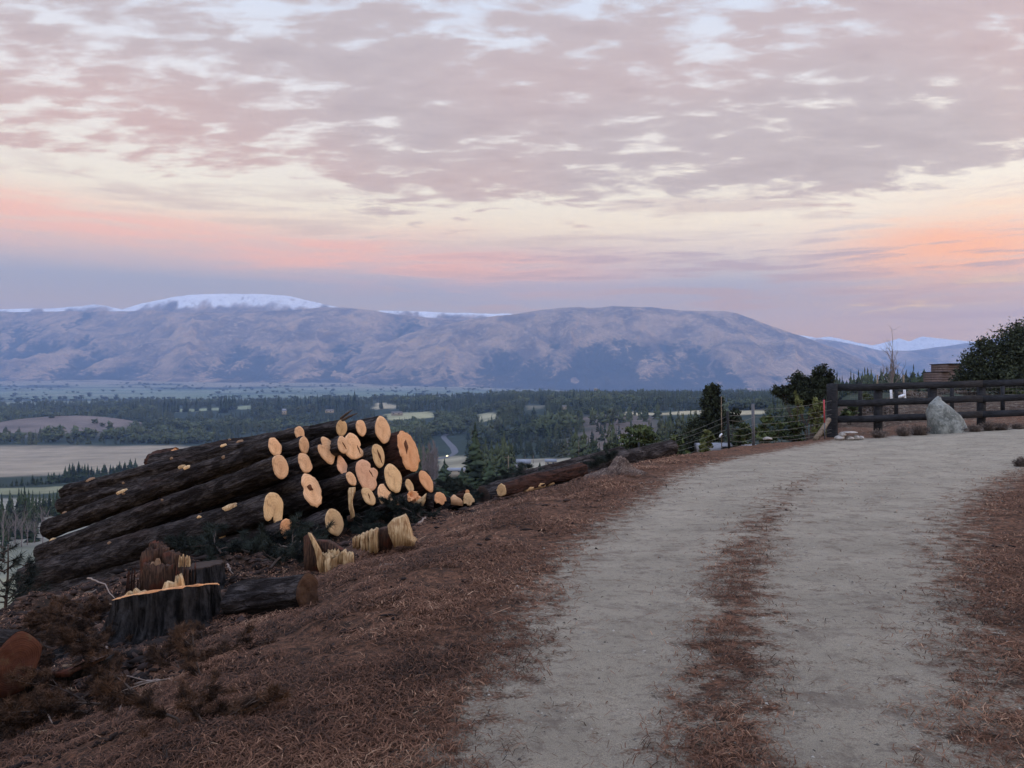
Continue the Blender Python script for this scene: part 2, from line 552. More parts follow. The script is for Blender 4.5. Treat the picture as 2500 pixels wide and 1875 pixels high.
def gravel_mask(x, y):
    """1 on the clean wheel tracks, 0 on needle litter"""
    s = -poly_dist(x, y, LE); r = poly_dist(x, y, RE)
    w_ = np.maximum(s + r, 0.3); v = s / w_
    m = sstep(s, -0.75, 0.6) * sstep(r, -0.95 + 0.0 * r, 0.8)
    strip = np.exp(-((v - np.interp(y, [3, 5, 8, 14], [0.50, 0.49, 0.46, 0.42])) / np.interp(y, [3, 6, 10], [0.125, 0.10, 0.085])) ** 2)
    strip *= np.interp(y, [2, 6, 9, 13, 17], [0.70, 0.58, 0.42, 0.2, 0.03])
    yard = sstep(y - (21.8 + (x - 8.97) * 0.178), -0.9, 0.2) * sstep(x / np.maximum(y, 1), 0.40, 0.43) * 0.34
    return np.clip(np.maximum(m * (1 - 0.92 * strip), yard), 0, 1)


def ground_nodes(t):
    p = gpos(t)
    g = attr(t, "gravel")
    pe = t.mapping(p, scale=(1.0, 1.25, 1.0))
    a = t.noise(pe, 5.5, 8, 0.68, 0.3)
    b = t.noise(pe, 1.3, 4, 0.55)
    fine = t.noise(p, 60, 5, 0.7)
    grit = t.noise(p, 190, 3, 0.6)
    mid = t.noise(p, 17, 6, 0.7, 0.5)
    # litter: red-brown needles over dark soil
    lit = t.mix(t.sm(mid, 0.35, 0.66), lin(46, 37, 31), lin(116, 83, 64))
    lit = t.mix(t.m('MULTIPLY', t.sm(fine, 0.5, 0.74), 0.75), lit, lin(138, 106, 84))
    dark = t.sm(t.noise(pe, 2.6, 6, 0.66, 0.4), 0.50, 0.64)
    lit = t.mix(t.m('MULTIPLY', dark, 0.6), lit, lin(52, 44, 38))
    soil = attr(t, "soil")
    lit = t.mix(t.m('MULTIPLY', soil, t.sm(a, 0.3, 0.6, 1.0, 0.75)), lit, t.mix(fine, lin(28, 25, 23), lin(68, 58, 50)))
    # gravel: pale grey grit with stones
    gr = t.mix(t.sm(b, 0.3, 0.7), lin(144, 137, 120), lin(164, 156, 137))
    gr = t.mix(t.m('MULTIPLY', t.sm(grit, 0.35, 0.62, 1, 0), 0.55), gr, lin(88, 84, 78))
    gr = t.mix(t.m('MULTIPLY', t.sm(fine, 0.58, 0.72), 0.4), gr, lin(186, 178, 164))
    gr = t.mix(t.m('MULTIPLY', t.sm(mid, 0.50, 0.70), 0.6), gr, lin(98, 88, 80))
    gr = t.mix(t.m('MULTIPLY', t.sm(t.noise(pe, 3.2, 7, 0.72, 0.4), 0.5, 0.66), 0.55), gr, lin(96, 86, 78))
    k = t.m('ADD', g, t.m('MULTIPLY', t.m('SUBTRACT', t.m('ADD', t.m('MULTIPLY', a, 0.65), t.m('MULTIPLY', fine, 0.35)), 0.5), 3.3))
    k = t.sm(k, 0.36, 0.84)
    col = t.mix(k, lit, gr)
    h = t.m('ADD', t.m('MULTIPLY', mid, 0.6), t.m('MULTIPLY', fine, 0.4))
    return col, (h, 0.9, 0.03)


M_GROUND = material("needle_ground", ground_nodes, 0.95, 0.1)


def sheet(name, X, Y, dz=0.0, mask_fn=None, keep=None):
    gx_, gy_ = np.meshgrid(X, Y, indexing='xy')
    x = gx_.ravel(); y = gy_.ravel()
    z = H(x, y) + np.where(y < 32, micro(x, y), 0) + dz
    g = gravel_mask(x, y)
    s = poly_dist(x, y, LE)
    so = np.clip(sstep(s + 1.8 * (fbm(x / 1.2, y / 1.2, 3, 21) - 0.5), 2.9, 4.3) * (0.6 + 0.35 * sstep(y, 4, 6)) + sstep(s, 2.4, 3.6) * sstep(y, 6.5, 9) * sstep(x, 1.5, 0) + 0.9 * sstep(s + 0.8 * (fbm(x / 0.8, y / 0.8, 3, 22) - 0.5), 1.3, 2.2) * sstep(y, 10, 12) * sstep(y, 19, 16), 0, 1)
    me = new_mesh(name, np.stack([x, y, z], 1), grid_faces(len(Y), len(X)), True, {"gravel": g, "soil": so})
    o = obj(name, me, M_GROUND)
    return tag(o, kind='structure')


GX = axis_pts(-45, 70, 0.06, -4.2, 5.0, 0.025)
GY = np.concatenate([np.linspace(-24, 2.0, 30)[:-1], axis_pts(2.0, 44, 0.05, 2.0, 8.0, 0.018)[1:]])
sheet("ground", GX, GY)


# road: its own sheet a few millimetres above the ground, following the two edges
def build_road():
    n = 260
    def resample(PL, q):
        seg = np.r_[0, np.cumsum(np.hypot(*np.diff(PL, axis=0).T))]
        return np.stack([np.interp(q * seg[-1], seg, PL[:, k]) for k in (0, 1)], 1)
    q = np.linspace(0.0, 1.0, 700)
    A = resample(LE, q); B = resample(RE, q)
    for _ in range(6):
        A[1:-1] = (A[:-2] + 2 * A[1:-1] + A[2:]) / 4; B[1:-1] = (B[:-2] + 2 * B[1:-1] + B[2:]) / 4
    nv = 70
    v = np.linspace(-0.16, 1.16, nv)
    Pt = A[:, None, :] * (1 - v)[None, :, None] + B[:, None, :] * v[None, :, None]
    x = Pt[..., 0].ravel(); y = Pt[..., 1].ravel()
    e = np.minimum(np.tile(v + 0.16, len(q)), np.tile(1.16 - v, len(q)))
    z = H(x, y) + np.where(y < 32, micro(x, y), 0) + 0.004 + 0.012 * sstep(e, 0.0, 0.1) - 0.03 * sstep(e, 0.02, 0.0)
    me = new_mesh("road", np.stack([x, y, z], 1), grid_faces(len(q), nv), True, {"gravel": gravel_mask(x, y), "soil": np.zeros(len(x))})
    tag(obj("road", me, M_GROUND), kind='structure')


build_road()


# ------------------------------------------------------------------ valley floor
FIELDS = [  # (px0, px1, row polygon left top, left bottom, right top, right bottom, colour)
    (-600, 520, 1094, 1178, 1088, 1150, lin(182, 168, 144)),
    (-600, 110, 1196, 1216, 1190, 1206, lin(150, 152, 120)),
    (110, 330, 1190, 1206, 1176, 1190, lin(156, 156, 124)),
    (-600, 130, 1352, 1420, 1330, 1405, lin(138, 140, 122)),
    (-600, 130, 1420, 1560, 1405, 1540, lin(168, 166, 138)),
    (90, 140, 1232, 1262, 1232, 1262, lin(160, 156, 136)),
    (945, 1062, 1010, 1026, 1006, 1018, lin(186, 182, 140)),
    (1165, 1212, 1012, 1030, 1006, 1020, lin(190, 184, 148)),
    (915, 968, 982, 1000, 988, 998, lin(196, 184, 150)),
    (416, 612, 1000, 1008, 990, 997, lin(156, 164, 130)),
    (1525, 1735, 1007, 1014, 1004, 1011, lin(206, 194, 156)),
    (1770, 1870, 1003, 1014, 1001, 1012, lin(206, 194, 156)),
    (1070, 1140, 1114, 1150, 1114, 1150, lin(176, 168, 140)),
    (1255, 1410, 1122, 1150, 1118, 1140, lin(178, 170, 148)),
    (1285, 1330, 988, 1002, 988, 1000, lin(132, 130, 110)),
]


def valley_cols(x, y, z):
    """ground cover mask: colour of open fields, scrub and forest floor"""
    px = 1250 + F * x / y; row = 937.5 + (E - z) / y * F
    wq = 2.0 + 9000.0 / y
    px = px + wq * 3.0 * (fbm(x / 35, y / 35, 3, 44) - 0.5); row = row + np.minimum(wq, 7) * 1.2 * (fbm(x / 45 + 7, y / 90, 3, 45) - 0.5)
    n = fbm(x / 60, y / 60, 3, 40) - 0.5
    col = np.zeros((len(x), 4)); col[:] = lin(52, 62, 54)
    wob = n * 6
    open_ = np.zeros(len(x))
    # scrubby brown slopes
    scr = sstep(px + wob * 30, 1340, 1480) * sstep(px, 1640, 1560) * sstep(row + wob, 1004, 1022) * sstep(row, 1130, 1105)
    kn = np.maximum(np.exp(-((x + 1010) / 150) ** 4 - ((y - 1660) / 170) ** 4), np.exp(-((x + 870) / 90) ** 4 - ((y - 1640) / 130) ** 4))
    for m, c in ((scr * 0.8, lin(108, 96, 88)), (np.clip(kn * 1.3, 0, 1), lin(112, 103, 97))):
        col[:] = col * (1 - m)[:, None] + np.array(c)[None] * m[:, None]
        open_ = np.maximum(open_, m)
    for (a, b, lt, lb, rt, rb, c) in FIELDS:
        u = np.clip((px - a) / (b - a), 0, 1)
        top = lt + (rt - lt) * u; bot = lb + (rb - lb) * u
        soft = np.maximum(1.0, (bot - top) * 0.06)
        m = sstep(px, a - 3, a + 3) * sstep(px, b + 3, b - 3) * sstep(row, top - soft, top + soft) * sstep(row, bot + soft, bot - soft)
        col[:] = col * (1 - m)[:, None] + (np.array(c) * np.array([0.62, 0.63, 0.64, 1]))[None] * m[:, None]
        open_ = np.maximum(open_, m)
    # slope between the conifers at lower left: dull winter grass
    m = sstep(px, 480, 300) * sstep(row, 1214, 1222) * 0.9 * (1 - open_)
    col[:] = col * (1 - m)[:, None] + np.array(lin(136, 134, 122))[None] * m[:, None]
    open_ = np.maximum(open_, m)
    # far plain: patchwork of pale paddocks
    q = np.floor(x / 520 + 0.3 * np.floor(y / 700)) * 1.7 + np.floor(y / 420) * 3.3
    pr = np.modf(np.abs(np.sin(q) * 43758.5453))[0]
    far = sstep(y, 2900, 3300)
    c0 = np.array(lin(126, 130, 112)); c1 = np.array(lin(100, 116, 94))
    fc = c0[None] * pr[:, None] + c1[None] * (1 - pr)[:, None]
    fan = sstep(y + 900 * (fbm(x / 700, y / 500, 3, 58) - 0.5), 6600, 8000)[:, None]
    fc = fc * (1 - fan) + np.array(lin(140, 130, 112))[None] * fan
    fo = (fbm(x / 900, y / 240, 4, 55) > np.where(y > 6500, 0.64, 0.60)) & (y < 9000)
    fc = np.where(fo[:, None], np.array(lin(60, 72, 70))[None], fc)
    col[:] = col * (1 - far)[:, None] + fc * far[:, None]
    open_ = np.maximum(open_, far * (~fo))
    return col, open_


def valley_nodes(t):
    c = attr(t, "cover", True)
    p = gpos(t)
    n = t.noise(p, 0.02, 6, 0.65)
    n2 = t.noise(t.mapping(p, scale=(0.2, 1, 1)), 0.02, 6, 0.65)
    n3 = t.noise(p, 0.6, 5, 0.7)
    k = t.m('ADD', t.m('MULTIPLY', n, 0.5), t.m('ADD', t.m('MULTIPLY', n2, 0.5), t.m('MULTIPLY', n3, 0.3)))
    f = t.sm(k, 0.4, 0.9, 0.55, 1.25)
    col = t.mix(1.0, c, t.combine(f, f, f), 'MULTIPLY')
    return col, (n3, 0.5, 1.0)


M_VALLEY = material("valley_cover", valley_nodes, 1.0, 0.05)
tt = np.concatenate([np.linspace(-2.6, -0.8, 30)[:-1], np.linspace(-0.8, 0.8, 330), np.linspace(0.8, 2.6, 30)[1:]])
yy = np.exp(np.linspace(math.log(36.0), math.log(10400.0), 360))
T2, Y2 = np.meshgrid(tt, yy, indexing='xy')
vx = (T2 * Y2).ravel(); vy = Y2.ravel()
vz = H_far(vx, vy) - 0.25 * sstep(vy, 48, 38)
vcol, vopen = valley_cols(vx, vy, H_far(vx, vy))
tag(obj("valley", new_mesh("valley", np.stack([vx, vy, vz], 1), grid_faces(len(yy), len(tt)), True, {"cover": vcol}), M_VALLEY), kind='structure')


# ------------------------------------------------------------------ mountains
def mountain_nodes(t):
    p = gpos(t)
    snow = attr(t, "snow"); low = attr(t, "low"); gul = attr(t, "gully")
    n = t.noise(p, 0.0026, 8, 0.64, 0.5)
    n2 = t.noise(p, 0.015, 7, 0.7)
    tus = t.mix(t.sm(n, 0.35, 0.68), lin(112, 100, 94), lin(190, 160, 128))
    tus = t.mix(t.m('MULTIPLY', t.sm(n2, 0.5, 0.7), 0.6), tus, lin(212, 188, 156))
    shr = t.sm(t.m('ADD', t.m('ADD', t.m('MULTIPLY', n2, 0.6), t.m('MULTIPLY', low, 0.34)), t.m('MULTIPLY', gul, 0.62)), 0.62, 0.74)
    col = t.mix(t.m('MULTIPLY', shr, 0.9), tus, lin(58, 68, 72))
    col = t.mix(snow, col, (1.0, 0.99, 0.97, 1))
    return col, (n2, 1.0, 60.0)


M_MOUNT = material("mountain_cover", mountain_nodes, 1.0, 0.05)


def mountain(name, crest, Dc, Df, zfoot, seed, amp, snowz=None, pow_=1.25, nu=420, nw=110, snow_amp=120, spread=1.0):
    cp = np.array(crest, float)
    pxs = np.linspace(cp[0, 0], cp[-1, 0], nu)
    cr = np.interp(pxs, cp[:, 0], cp[:, 1])
    for _ in range(3):
        cr[1:-1] = (cr[:-2] + 2 * cr[1:-1] + cr[2:]) / 4
    tq = (pxs - 1250) / F
    ws = np.concatenate([np.linspace(0, 1, nw), 1 + np.linspace(0.03, 0.6, 14)])
    Wg, Tg = np.meshgrid(ws, tq, indexing='xy')
    zc = (E - (cr - 937.5) / F * Dc)[:, None] * np.ones_like(Wg)
    yb = Df + (Dc - Df) * Wg
    x = Tg * yb
    yb2 = yb + 350 * (fbm(x / 1500, yb / 1500, 2, seed + 3) - 0.5) * np.clip(Wg * (1 - Wg) * 4, 0, 1)
    sh_ = 0.22 * fbm(x / 1300 + seed, x * 0 + 3.0, 4, seed + 71) + 0.05 * (fbm(x / 240, x * 0 + 8.0, 3, seed + 75) - 0.5)
    Wo = Wg; Wg = np.where(Wg < 1, (Wg - sh_) / (1 - sh_), Wg)
    prof = np.where(Wg <= 1, np.clip(Wg, 0, 1) ** pow_, 1 - (Wg - 1) ** 1.3 * 1.3)
    env = np.clip(Wg * (1 - Wg) * 4, 0, 1) ** 0.7
    wx = x + 500 * (fbm(x / 1800, yb / 1800, 3, seed + 7) - 0.5); wy = yb + 500 * (fbm(x / 1800 + 9, yb / 1800, 3, seed + 9) - 0.5)
    rn = ridged(wx / 1500, wy / 2600, 6, seed, 0.52)
    rn2 = ridged(wx / 360, wy / 800, 5, seed + 50, 0.55)
    z = zfoot + (zc - zfoot) * prof + amp * env * (rn - 0.45) * 1.5 + amp * 0.42 * env * (rn2 - 0.5) + 18 * (rn2 - 0.5) * (Wg > 0.9)
    z = np.where(Wg < 0.0, zfoot - 160 * np.minimum(-Wg * 8, 1) , z)
    Wg = Wo
    alt = z + snow_amp * (fbm(x / 260, yb / 260, 5, seed + 20) - 0.5) * 2
    snl = (np.minimum(snowz - 25, zc - 75) if name == 'snowy_mountains' else snowz) if snowz else 0
    sn = sstep(alt, snl - 45, snl + 45) if snowz else np.zeros_like(z)
    if snowz:
        sn = sn * (1 - 0.5 * sstep(fbm(x / 45, yb / 40, 3, seed + 33), 0.70, 0.75))
    low = np.clip(1 - (z - zfoot) / np.maximum(zc - zfoot, 1), 0, 1)
    gul = np.clip(0.5 - rn, 0, 1) * 2 * 0.6 + np.clip(0.5 - rn2, 0, 1) * 0.6
    me = new_mesh(name, np.stack([x, yb2, z], -1).reshape(-1, 3), grid_faces(nu, len(ws)), True,
                  {"snow": sn.ravel(), "low": low.ravel(), "gully": gul.ravel()})
    tag(obj(name, me, M_MOUNT), kind='structure')


mountain("mountains", [(-700, 780), (-400, 770), (0, 762), (180, 760), (300, 760), (370, 757), (440, 764), (480, 762), (560, 764), (640, 757), (700, 759), (760, 752), (800, 750), (850, 752), (900, 757), (960, 767), (1130, 782), (1400, 790), (1700, 830), (2000, 900)],
         10600, 7900, 20, 11, 300)
mountain("mountains", [(600, 950), (760, 905), (900, 855), (1000, 812), (1130, 782), (1200, 772), (1245, 768), (1310, 757), (1400, 749), (1440, 751), (1500, 748), (1540, 751), (1583, 749), (1600, 752), (1670, 759), (1775, 759), (1800, 765), (1840, 780), (1920, 808), (1965, 822), (2035, 848), (2145, 895), (2215, 925), (2300, 946), (2420, 956)],
         9600, 7400, -70, 23, 240, pow_=1.05)
mountain("snowy_mountains", [(-700, 765), (-400, 760), (0, 755), (110, 753), (160, 750), (200, 748), (226, 742), (255, 745), (300, 755), (340, 742), (430, 723), (480, 719), (540, 716), (660, 719), (700, 722), (750, 733), (800, 744), (850, 756), (890, 763), (930, 757), (1040, 761), (1130, 764), (1240, 766), (1300, 775), (1500, 800)],
         12000, 10700, 200, 37, 120, snowz=1215, nw=130, nu=700, snow_amp=150)
mountain("mountains", [(1500, 900), (1800, 810), (1900, 812), (1965, 820), (2090, 842), (2150, 856), (2230, 856), (2330, 842), (2400, 832), (2450, 822), (2500, 806), (2700, 790), (2900, 800)],
         13200, 10500, -100, 51, 230, snowz=800, nw=70, snow_amp=160)
mountain("snowy_mountains", [(1800, 860), (1950, 830), (2020, 822), (2060, 828), (2100, 838), (2130, 843), (2170, 834), (2195, 826), (2220, 834), (2250, 822), (2290, 826), (2330, 830), (2400, 836), (2600, 850)],
         14600, 13400, 250, 63, 130, snowz=520, nw=50, snow_amp=90)

# ------------------------------------------------------------------ haze: the valley air
def build_haze():
    mb = MB()
    mb.box((0, HAZE_FAR / 2 - 200, HAZE_TOP / 2 - 125), (30000, HAZE_FAR + 400, HAZE_TOP + 250))
    m = bpy.data.materials.new("valley_air")
    m.use_nodes = True
    nt = NT(m.node_tree)
    v = nt.n('ShaderNodeVolumePrincipled', {'Color': (0.35, 0.57, 1.0, 1), 'Density': HAZE_K, 'Anisotropy': 0.0})
    o = nt.n('ShaderNodeOutputMaterial')
    nt.t.links.new(v.outputs[0], o.inputs['Volume'])
    tag(mb.build("haze", m), kind='stuff')


build_haze()


# ------------------------------------------------------------------ wood and bark materials
def bark_nodes(t):
    p = ocoord(t); r = rnd_obj(t)
    pe = t.mapping(p, scale=(0.35, 1.0, 1.0))
    n = t.noise(pe, 9, 6, 0.65, 0.6)
    wv = t.n('ShaderNodeVectorMath', {0: t.mapping(p, scale=(0.2, 1.0, 1.0)), 1: t.n('ShaderNodeVectorMath', {0: t.n('ShaderNodeTexNoise', {'Vector': pe, 'Scale': 14.0, 'Detail': 4}).outputs[1], 3: 0.06}, operation='SCALE').outputs[0]}, operation='ADD').outputs[0]
    v = t.n('ShaderNodeTexVoronoi', {'Vector': wv, 'Scale': 24.0, 'Randomness': 1.0}, feature='DISTANCE_TO_EDGE').outputs[0]
    n2 = t.noise(p, 70, 4, 0.65)
    n3 = t.noise(pe, 2.2, 3, 0.5)
    plate = t.m('ADD', t.m('MULTIPLY', t.sm(v, 0.0, 0.2), 0.5), t.m('MULTIPLY', t.sm(n, 0.38, 0.62), 0.5))
    base = t.mix(t.sm(n, 0.35, 0.68), lin(34, 31, 31), lin(78, 73, 71))
    base = t.mix(t.m('MULTIPLY', t.sm(n2, 0.5, 0.75), 0.45), base, lin(116, 104, 98))
    base = t.mix(t.m('MULTIPLY', t.sm(n3, 0.55, 0.72), 0.4), base, lin(74, 54, 44))
    col = t.mix(plate, lin(26, 22, 21), base)
    f = t.sm(r, 0, 1, 0.8, 1.15)
    col = t.mix(1.0, col, t.combine(f, f, f), 'MULTIPLY')
    h = t.m('ADD', t.m('MULTIPLY', plate, 0.55), t.m('ADD', t.m('MULTIPLY', n, 0.6), t.m('MULTIPLY', n2, 0.25)))
    return col, (h, 1.0, 0.035)


M_BARK = material("pine_bark", bark_nodes, 0.95, 0.1)


def cut_nodes(tint, dirt, radial):
    def fn(t):
        p = ocoord(t); r = rnd_obj(t)
        s = t.n('ShaderNodeSeparateXYZ', {0: p}).outputs
        q = t.combine(0.0, s[1], s[2])
        wob = t.noise(p, 9, 4, 0.6)
        ln = t.n('ShaderNodeVectorMath', {0: q}, operation='LENGTH').outputs[1]
        rad = t.m('ADD', ln, t.m('MULTIPLY', wob, 0.03))
        ring = t.m('SINE', t.m('MULTIPLY', rad, 520.0))
        ring2 = t.m('SINE', t.m('MULTIPLY', rad, 170.0))
        saw = t.noise(t.mapping(p, rot=(0.5, 0, 0), scale=(1, 1, 14)), 9, 3, 0.6)
        n = t.noise(p, 7, 4, 0.6)
        light, deep, hot = tint
        col = t.mix(t.sm(n, 0.3, 0.7), light, deep)
        col = t.mix(t.m('MULTIPLY', t.sm(ring, -0.2, 1.0), 0.38), col, hot)
        col = t.mix(t.m('MULTIPLY', t.sm(ring2, 0.1, 1.0), 0.32), col, hot)
        heart = t.sm(rad, 0.11, 0.02)
        col = t.mix(t.m('MULTIPLY', heart, 0.4), col, hot)
        col = t.mix(t.m('MULTIPLY', t.sm(saw, 0.48, 0.7), 0.25), col, light)
        if dirt > 0:
            d = t.m('MULTIPLY', t.sm(t.noise(p, 14, 6, 0.7), 0.5, 0.68), dirt)
            col = t.mix(d, col, lin(92, 72, 54))
        ang = t.m('ARCTAN2', s[1], s[2])
        chk = t.noise(t.combine(t.m('MULTIPLY', ang, 2.6), 0.0, 0.0), 2.0, 2, 0.5)
        col = t.mix(t.m('MULTIPLY', t.m('MULTIPLY', t.sm(chk, 0.60, 0.66), t.sm(rad, 0.02, 0.05)), t.m('MULTIPLY', t.sm(n, 0.4, 0.6), 0.5)), col, lin(120, 82, 52))
        rim = t.sm(t.noise(p, 3.5, 3), 0.45, 0.7)
        col = t.mix(t.m('MULTIPLY', rim, 0.35), col, deep)
        f = t.sm(r, 0, 1, 0.86, 1.06)
        col = t.mix(1.0, col, t.combine(f, f, f), 'MULTIPLY')
        return col, (t.m('ADD', saw, t.m('MULTIPLY', ring, 0.15)), 0.5, 0.006)
    return fn


M_CUT = {
    'pale': material("fresh_cut_wood", cut_nodes((lin(228, 190, 148), lin(216, 172, 128), lin(176, 124, 80)), 0.3, 0), 0.75),
    'pink': material("pinkish_cut_wood", cut_nodes((lin(224, 182, 148), lin(214, 166, 130), lin(188, 134, 98)), 0.25, 0), 0.75),
    'orange': material("orange_cut_wood", cut_nodes((lin(222, 172, 124), lin(208, 150, 102), lin(178, 114, 70)), 0.25, 0), 0.75),
    'dull': material("weathered_cut_wood", cut_nodes((lin(222, 190, 142), lin(206, 170, 122), lin(170, 130, 88)), 0.45, 0), 0.8),
    'red': material("red_cut_wood", cut_nodes((lin(96, 60, 44), lin(78, 46, 36), lin(58, 34, 28)), 0.9, 0), 0.85),
    'torn': material("torn_brown_end", cut_nodes((lin(92, 66, 46), lin(70, 50, 38), lin(48, 35, 28)), 0.6, 0), 0.9),
    'dark': material("dark_and_shaded_wood", cut_nodes((lin(70, 58, 50), lin(54, 46, 42), lin(44, 36, 33)), 0.4, 0), 0.9),  # shade on ends facing away is in the colour; also a dark stump top
}


def splinter_nodes(t):
    p = ocoord(t)
    n = t.noise(t.mapping(p, scale=(1, 1, 0.12)), 60, 5, 0.6)
    n2 = t.noise(p, 9, 5, 0.65)
    col = t.mix(t.sm(n, 0.35, 0.7), lin(158, 126, 86), lin(210, 184, 142))
    col = t.mix(t.m('MULTIPLY', t.sm(n2, 0.5, 0.68), 0.7), col, lin(128, 92, 62))
    return col, (n, 0.9, 0.012)


def splinter_dark_nodes(t):
    p = ocoord(t)
    n = t.noise(t.mapping(p, scale=(1, 1, 0.12)), 60, 5, 0.6)
    n2 = t.noise(p, 7, 5, 0.65)
    col = t.mix(t.sm(n, 0.35, 0.7), lin(46, 35, 30), lin(90, 68, 54))
    col = t.mix(t.m('MULTIPLY', t.sm(n2, 0.48, 0.66), 0.7), col, lin(96, 52, 38))
    return col, (n, 0.9, 0.015)


M_SPLINT = material("splintered_pale_wood", splinter_nodes, 0.85)
M_TORN = material("torn_brown_wood", splinter_dark_nodes, 0.9)
M_CRACK = material("dark_crack", lambda t: t.mix(t.noise(ocoord(t), 40, 3), lin(60, 40, 28), lin(110, 66, 38)), 0.9)


def redbark_nodes(t):
    p = ocoord(t)
    n = t.noise(t.mapping(p, scale=(0.3, 1, 1)), 20, 6, 0.68, 0.6)
    n2 = t.noise(p, 6, 4, 0.6)
    col = t.mix(t.sm(n, 0.35, 0.65), lin(30, 23, 21), lin(74, 50, 41))
    col = t.mix(t.m('MULTIPLY', t.sm(n2, 0.5, 0.66), 0.6), col, lin(64, 48, 42))
    return col, (n, 1.0, 0.03)


M_REDBARK = material("reddish_stripped_bark", redbark_nodes, 0.95, 0.1)


M_SCAR = material('branch_scar_wood', lambda t: t.mix(t.noise(ocoord(t), 30, 4), lin(84, 66, 54), lin(160, 130, 100)), 0.9)


# ------------------------------------------------------------------ logs
def prof_fn(kind, seed):
    rg = np.random.default_rng(seed)
    ph = rg.uniform(0, 6.28, 5); am = rg.uniform(0.0, 1.0, 5) * np.array([0.05, 0.06, 0.035, 0.025, 0.015])
    def bump(th, c, wd):
        d = (th - c + np.pi) % (2 * np.pi) - np.pi
        return np.exp(-(d / wd) ** 2)
    def f(th):
        r = 1 + sum(am[k] * np.cos((k + 1 if k else 2) * th + ph[k]) for k in range(5))
        if kind == 'heart':
            r = r - 0.36 * bump(th, R(50), 0.20) + 0.10 * bump(th, R(80), 0.3) + 0.12 * bump(th, R(20), 0.4) + 0.12 * bump(th, R(-105), 0.25)
        elif kind == 'double':
            r = r - 0.42 * bump(th, R(-62), 0.17) + 0.22 * bump(th, R(-30), 0.38) + 0.12 * bump(th, R(-95), 0.3)
        elif kind == 'wing':
            r = r - 0.30 * bump(th, R(150), 0.12) + 0.30 * bump(th, R(178), 0.22) - 0.12 * bump(th, R(205), 0.12)
        elif kind == 'lobe':
            r = r - 0.30 * bump(th, R(188), 0.12) + 0.22 * bump(th, R(210), 0.25)
        elif kind == 'leaf':
            r = r * (1 + 0.20 * bump(th, R(90), 0.3) - 0.12 * bump(th, R(150), 0.5) - 0.12 * bump(th, R(30), 0.5))
        elif kind == 'ragged':
            r = r - 0.26 * bump(th, R(15), 0.28) + 0.05 * (vnoise(np.cos(th) * 5 + seed, np.sin(th) * 5, seed) - 0.5) + 0.05 * (vnoise(np.cos(th) * 14, np.sin(th) * 14, seed) - 0.5)
        elif kind == 'half':
            r = r * np.where(np.sin(th) > -0.25, 1.0, 0.55) + 0.03 * np.sin(th * 11)
        elif kind == 'split':
            r = r + 0.14 * (vnoise(np.cos(th) * 4 + seed, np.sin(th) * 4, seed) - 0.5) + 0.08 * (vnoise(np.cos(th) * 12, np.sin(th) * 12, seed) - 0.5) + 0.1 * bump(th, R(90), 0.4)
        elif kind == 'flat':
            r = r - 0.25 * bump(th, R(200), 0.6) - 0.1 * bump(th, R(60), 0.5)
        return r
    return f


def log_frame(a, b):
    a = Vector(a); b = Vector(b)
    X = (b - a).normalized()
    Z = Vector((0, 0, 1)); Y = Z.cross(X).normalized(); Z = X.cross(Y).normalized()
    M = Matrix((X, Y, Z)).transposed().to_4x4()
    M.translation = a
    return M, (b - a).length


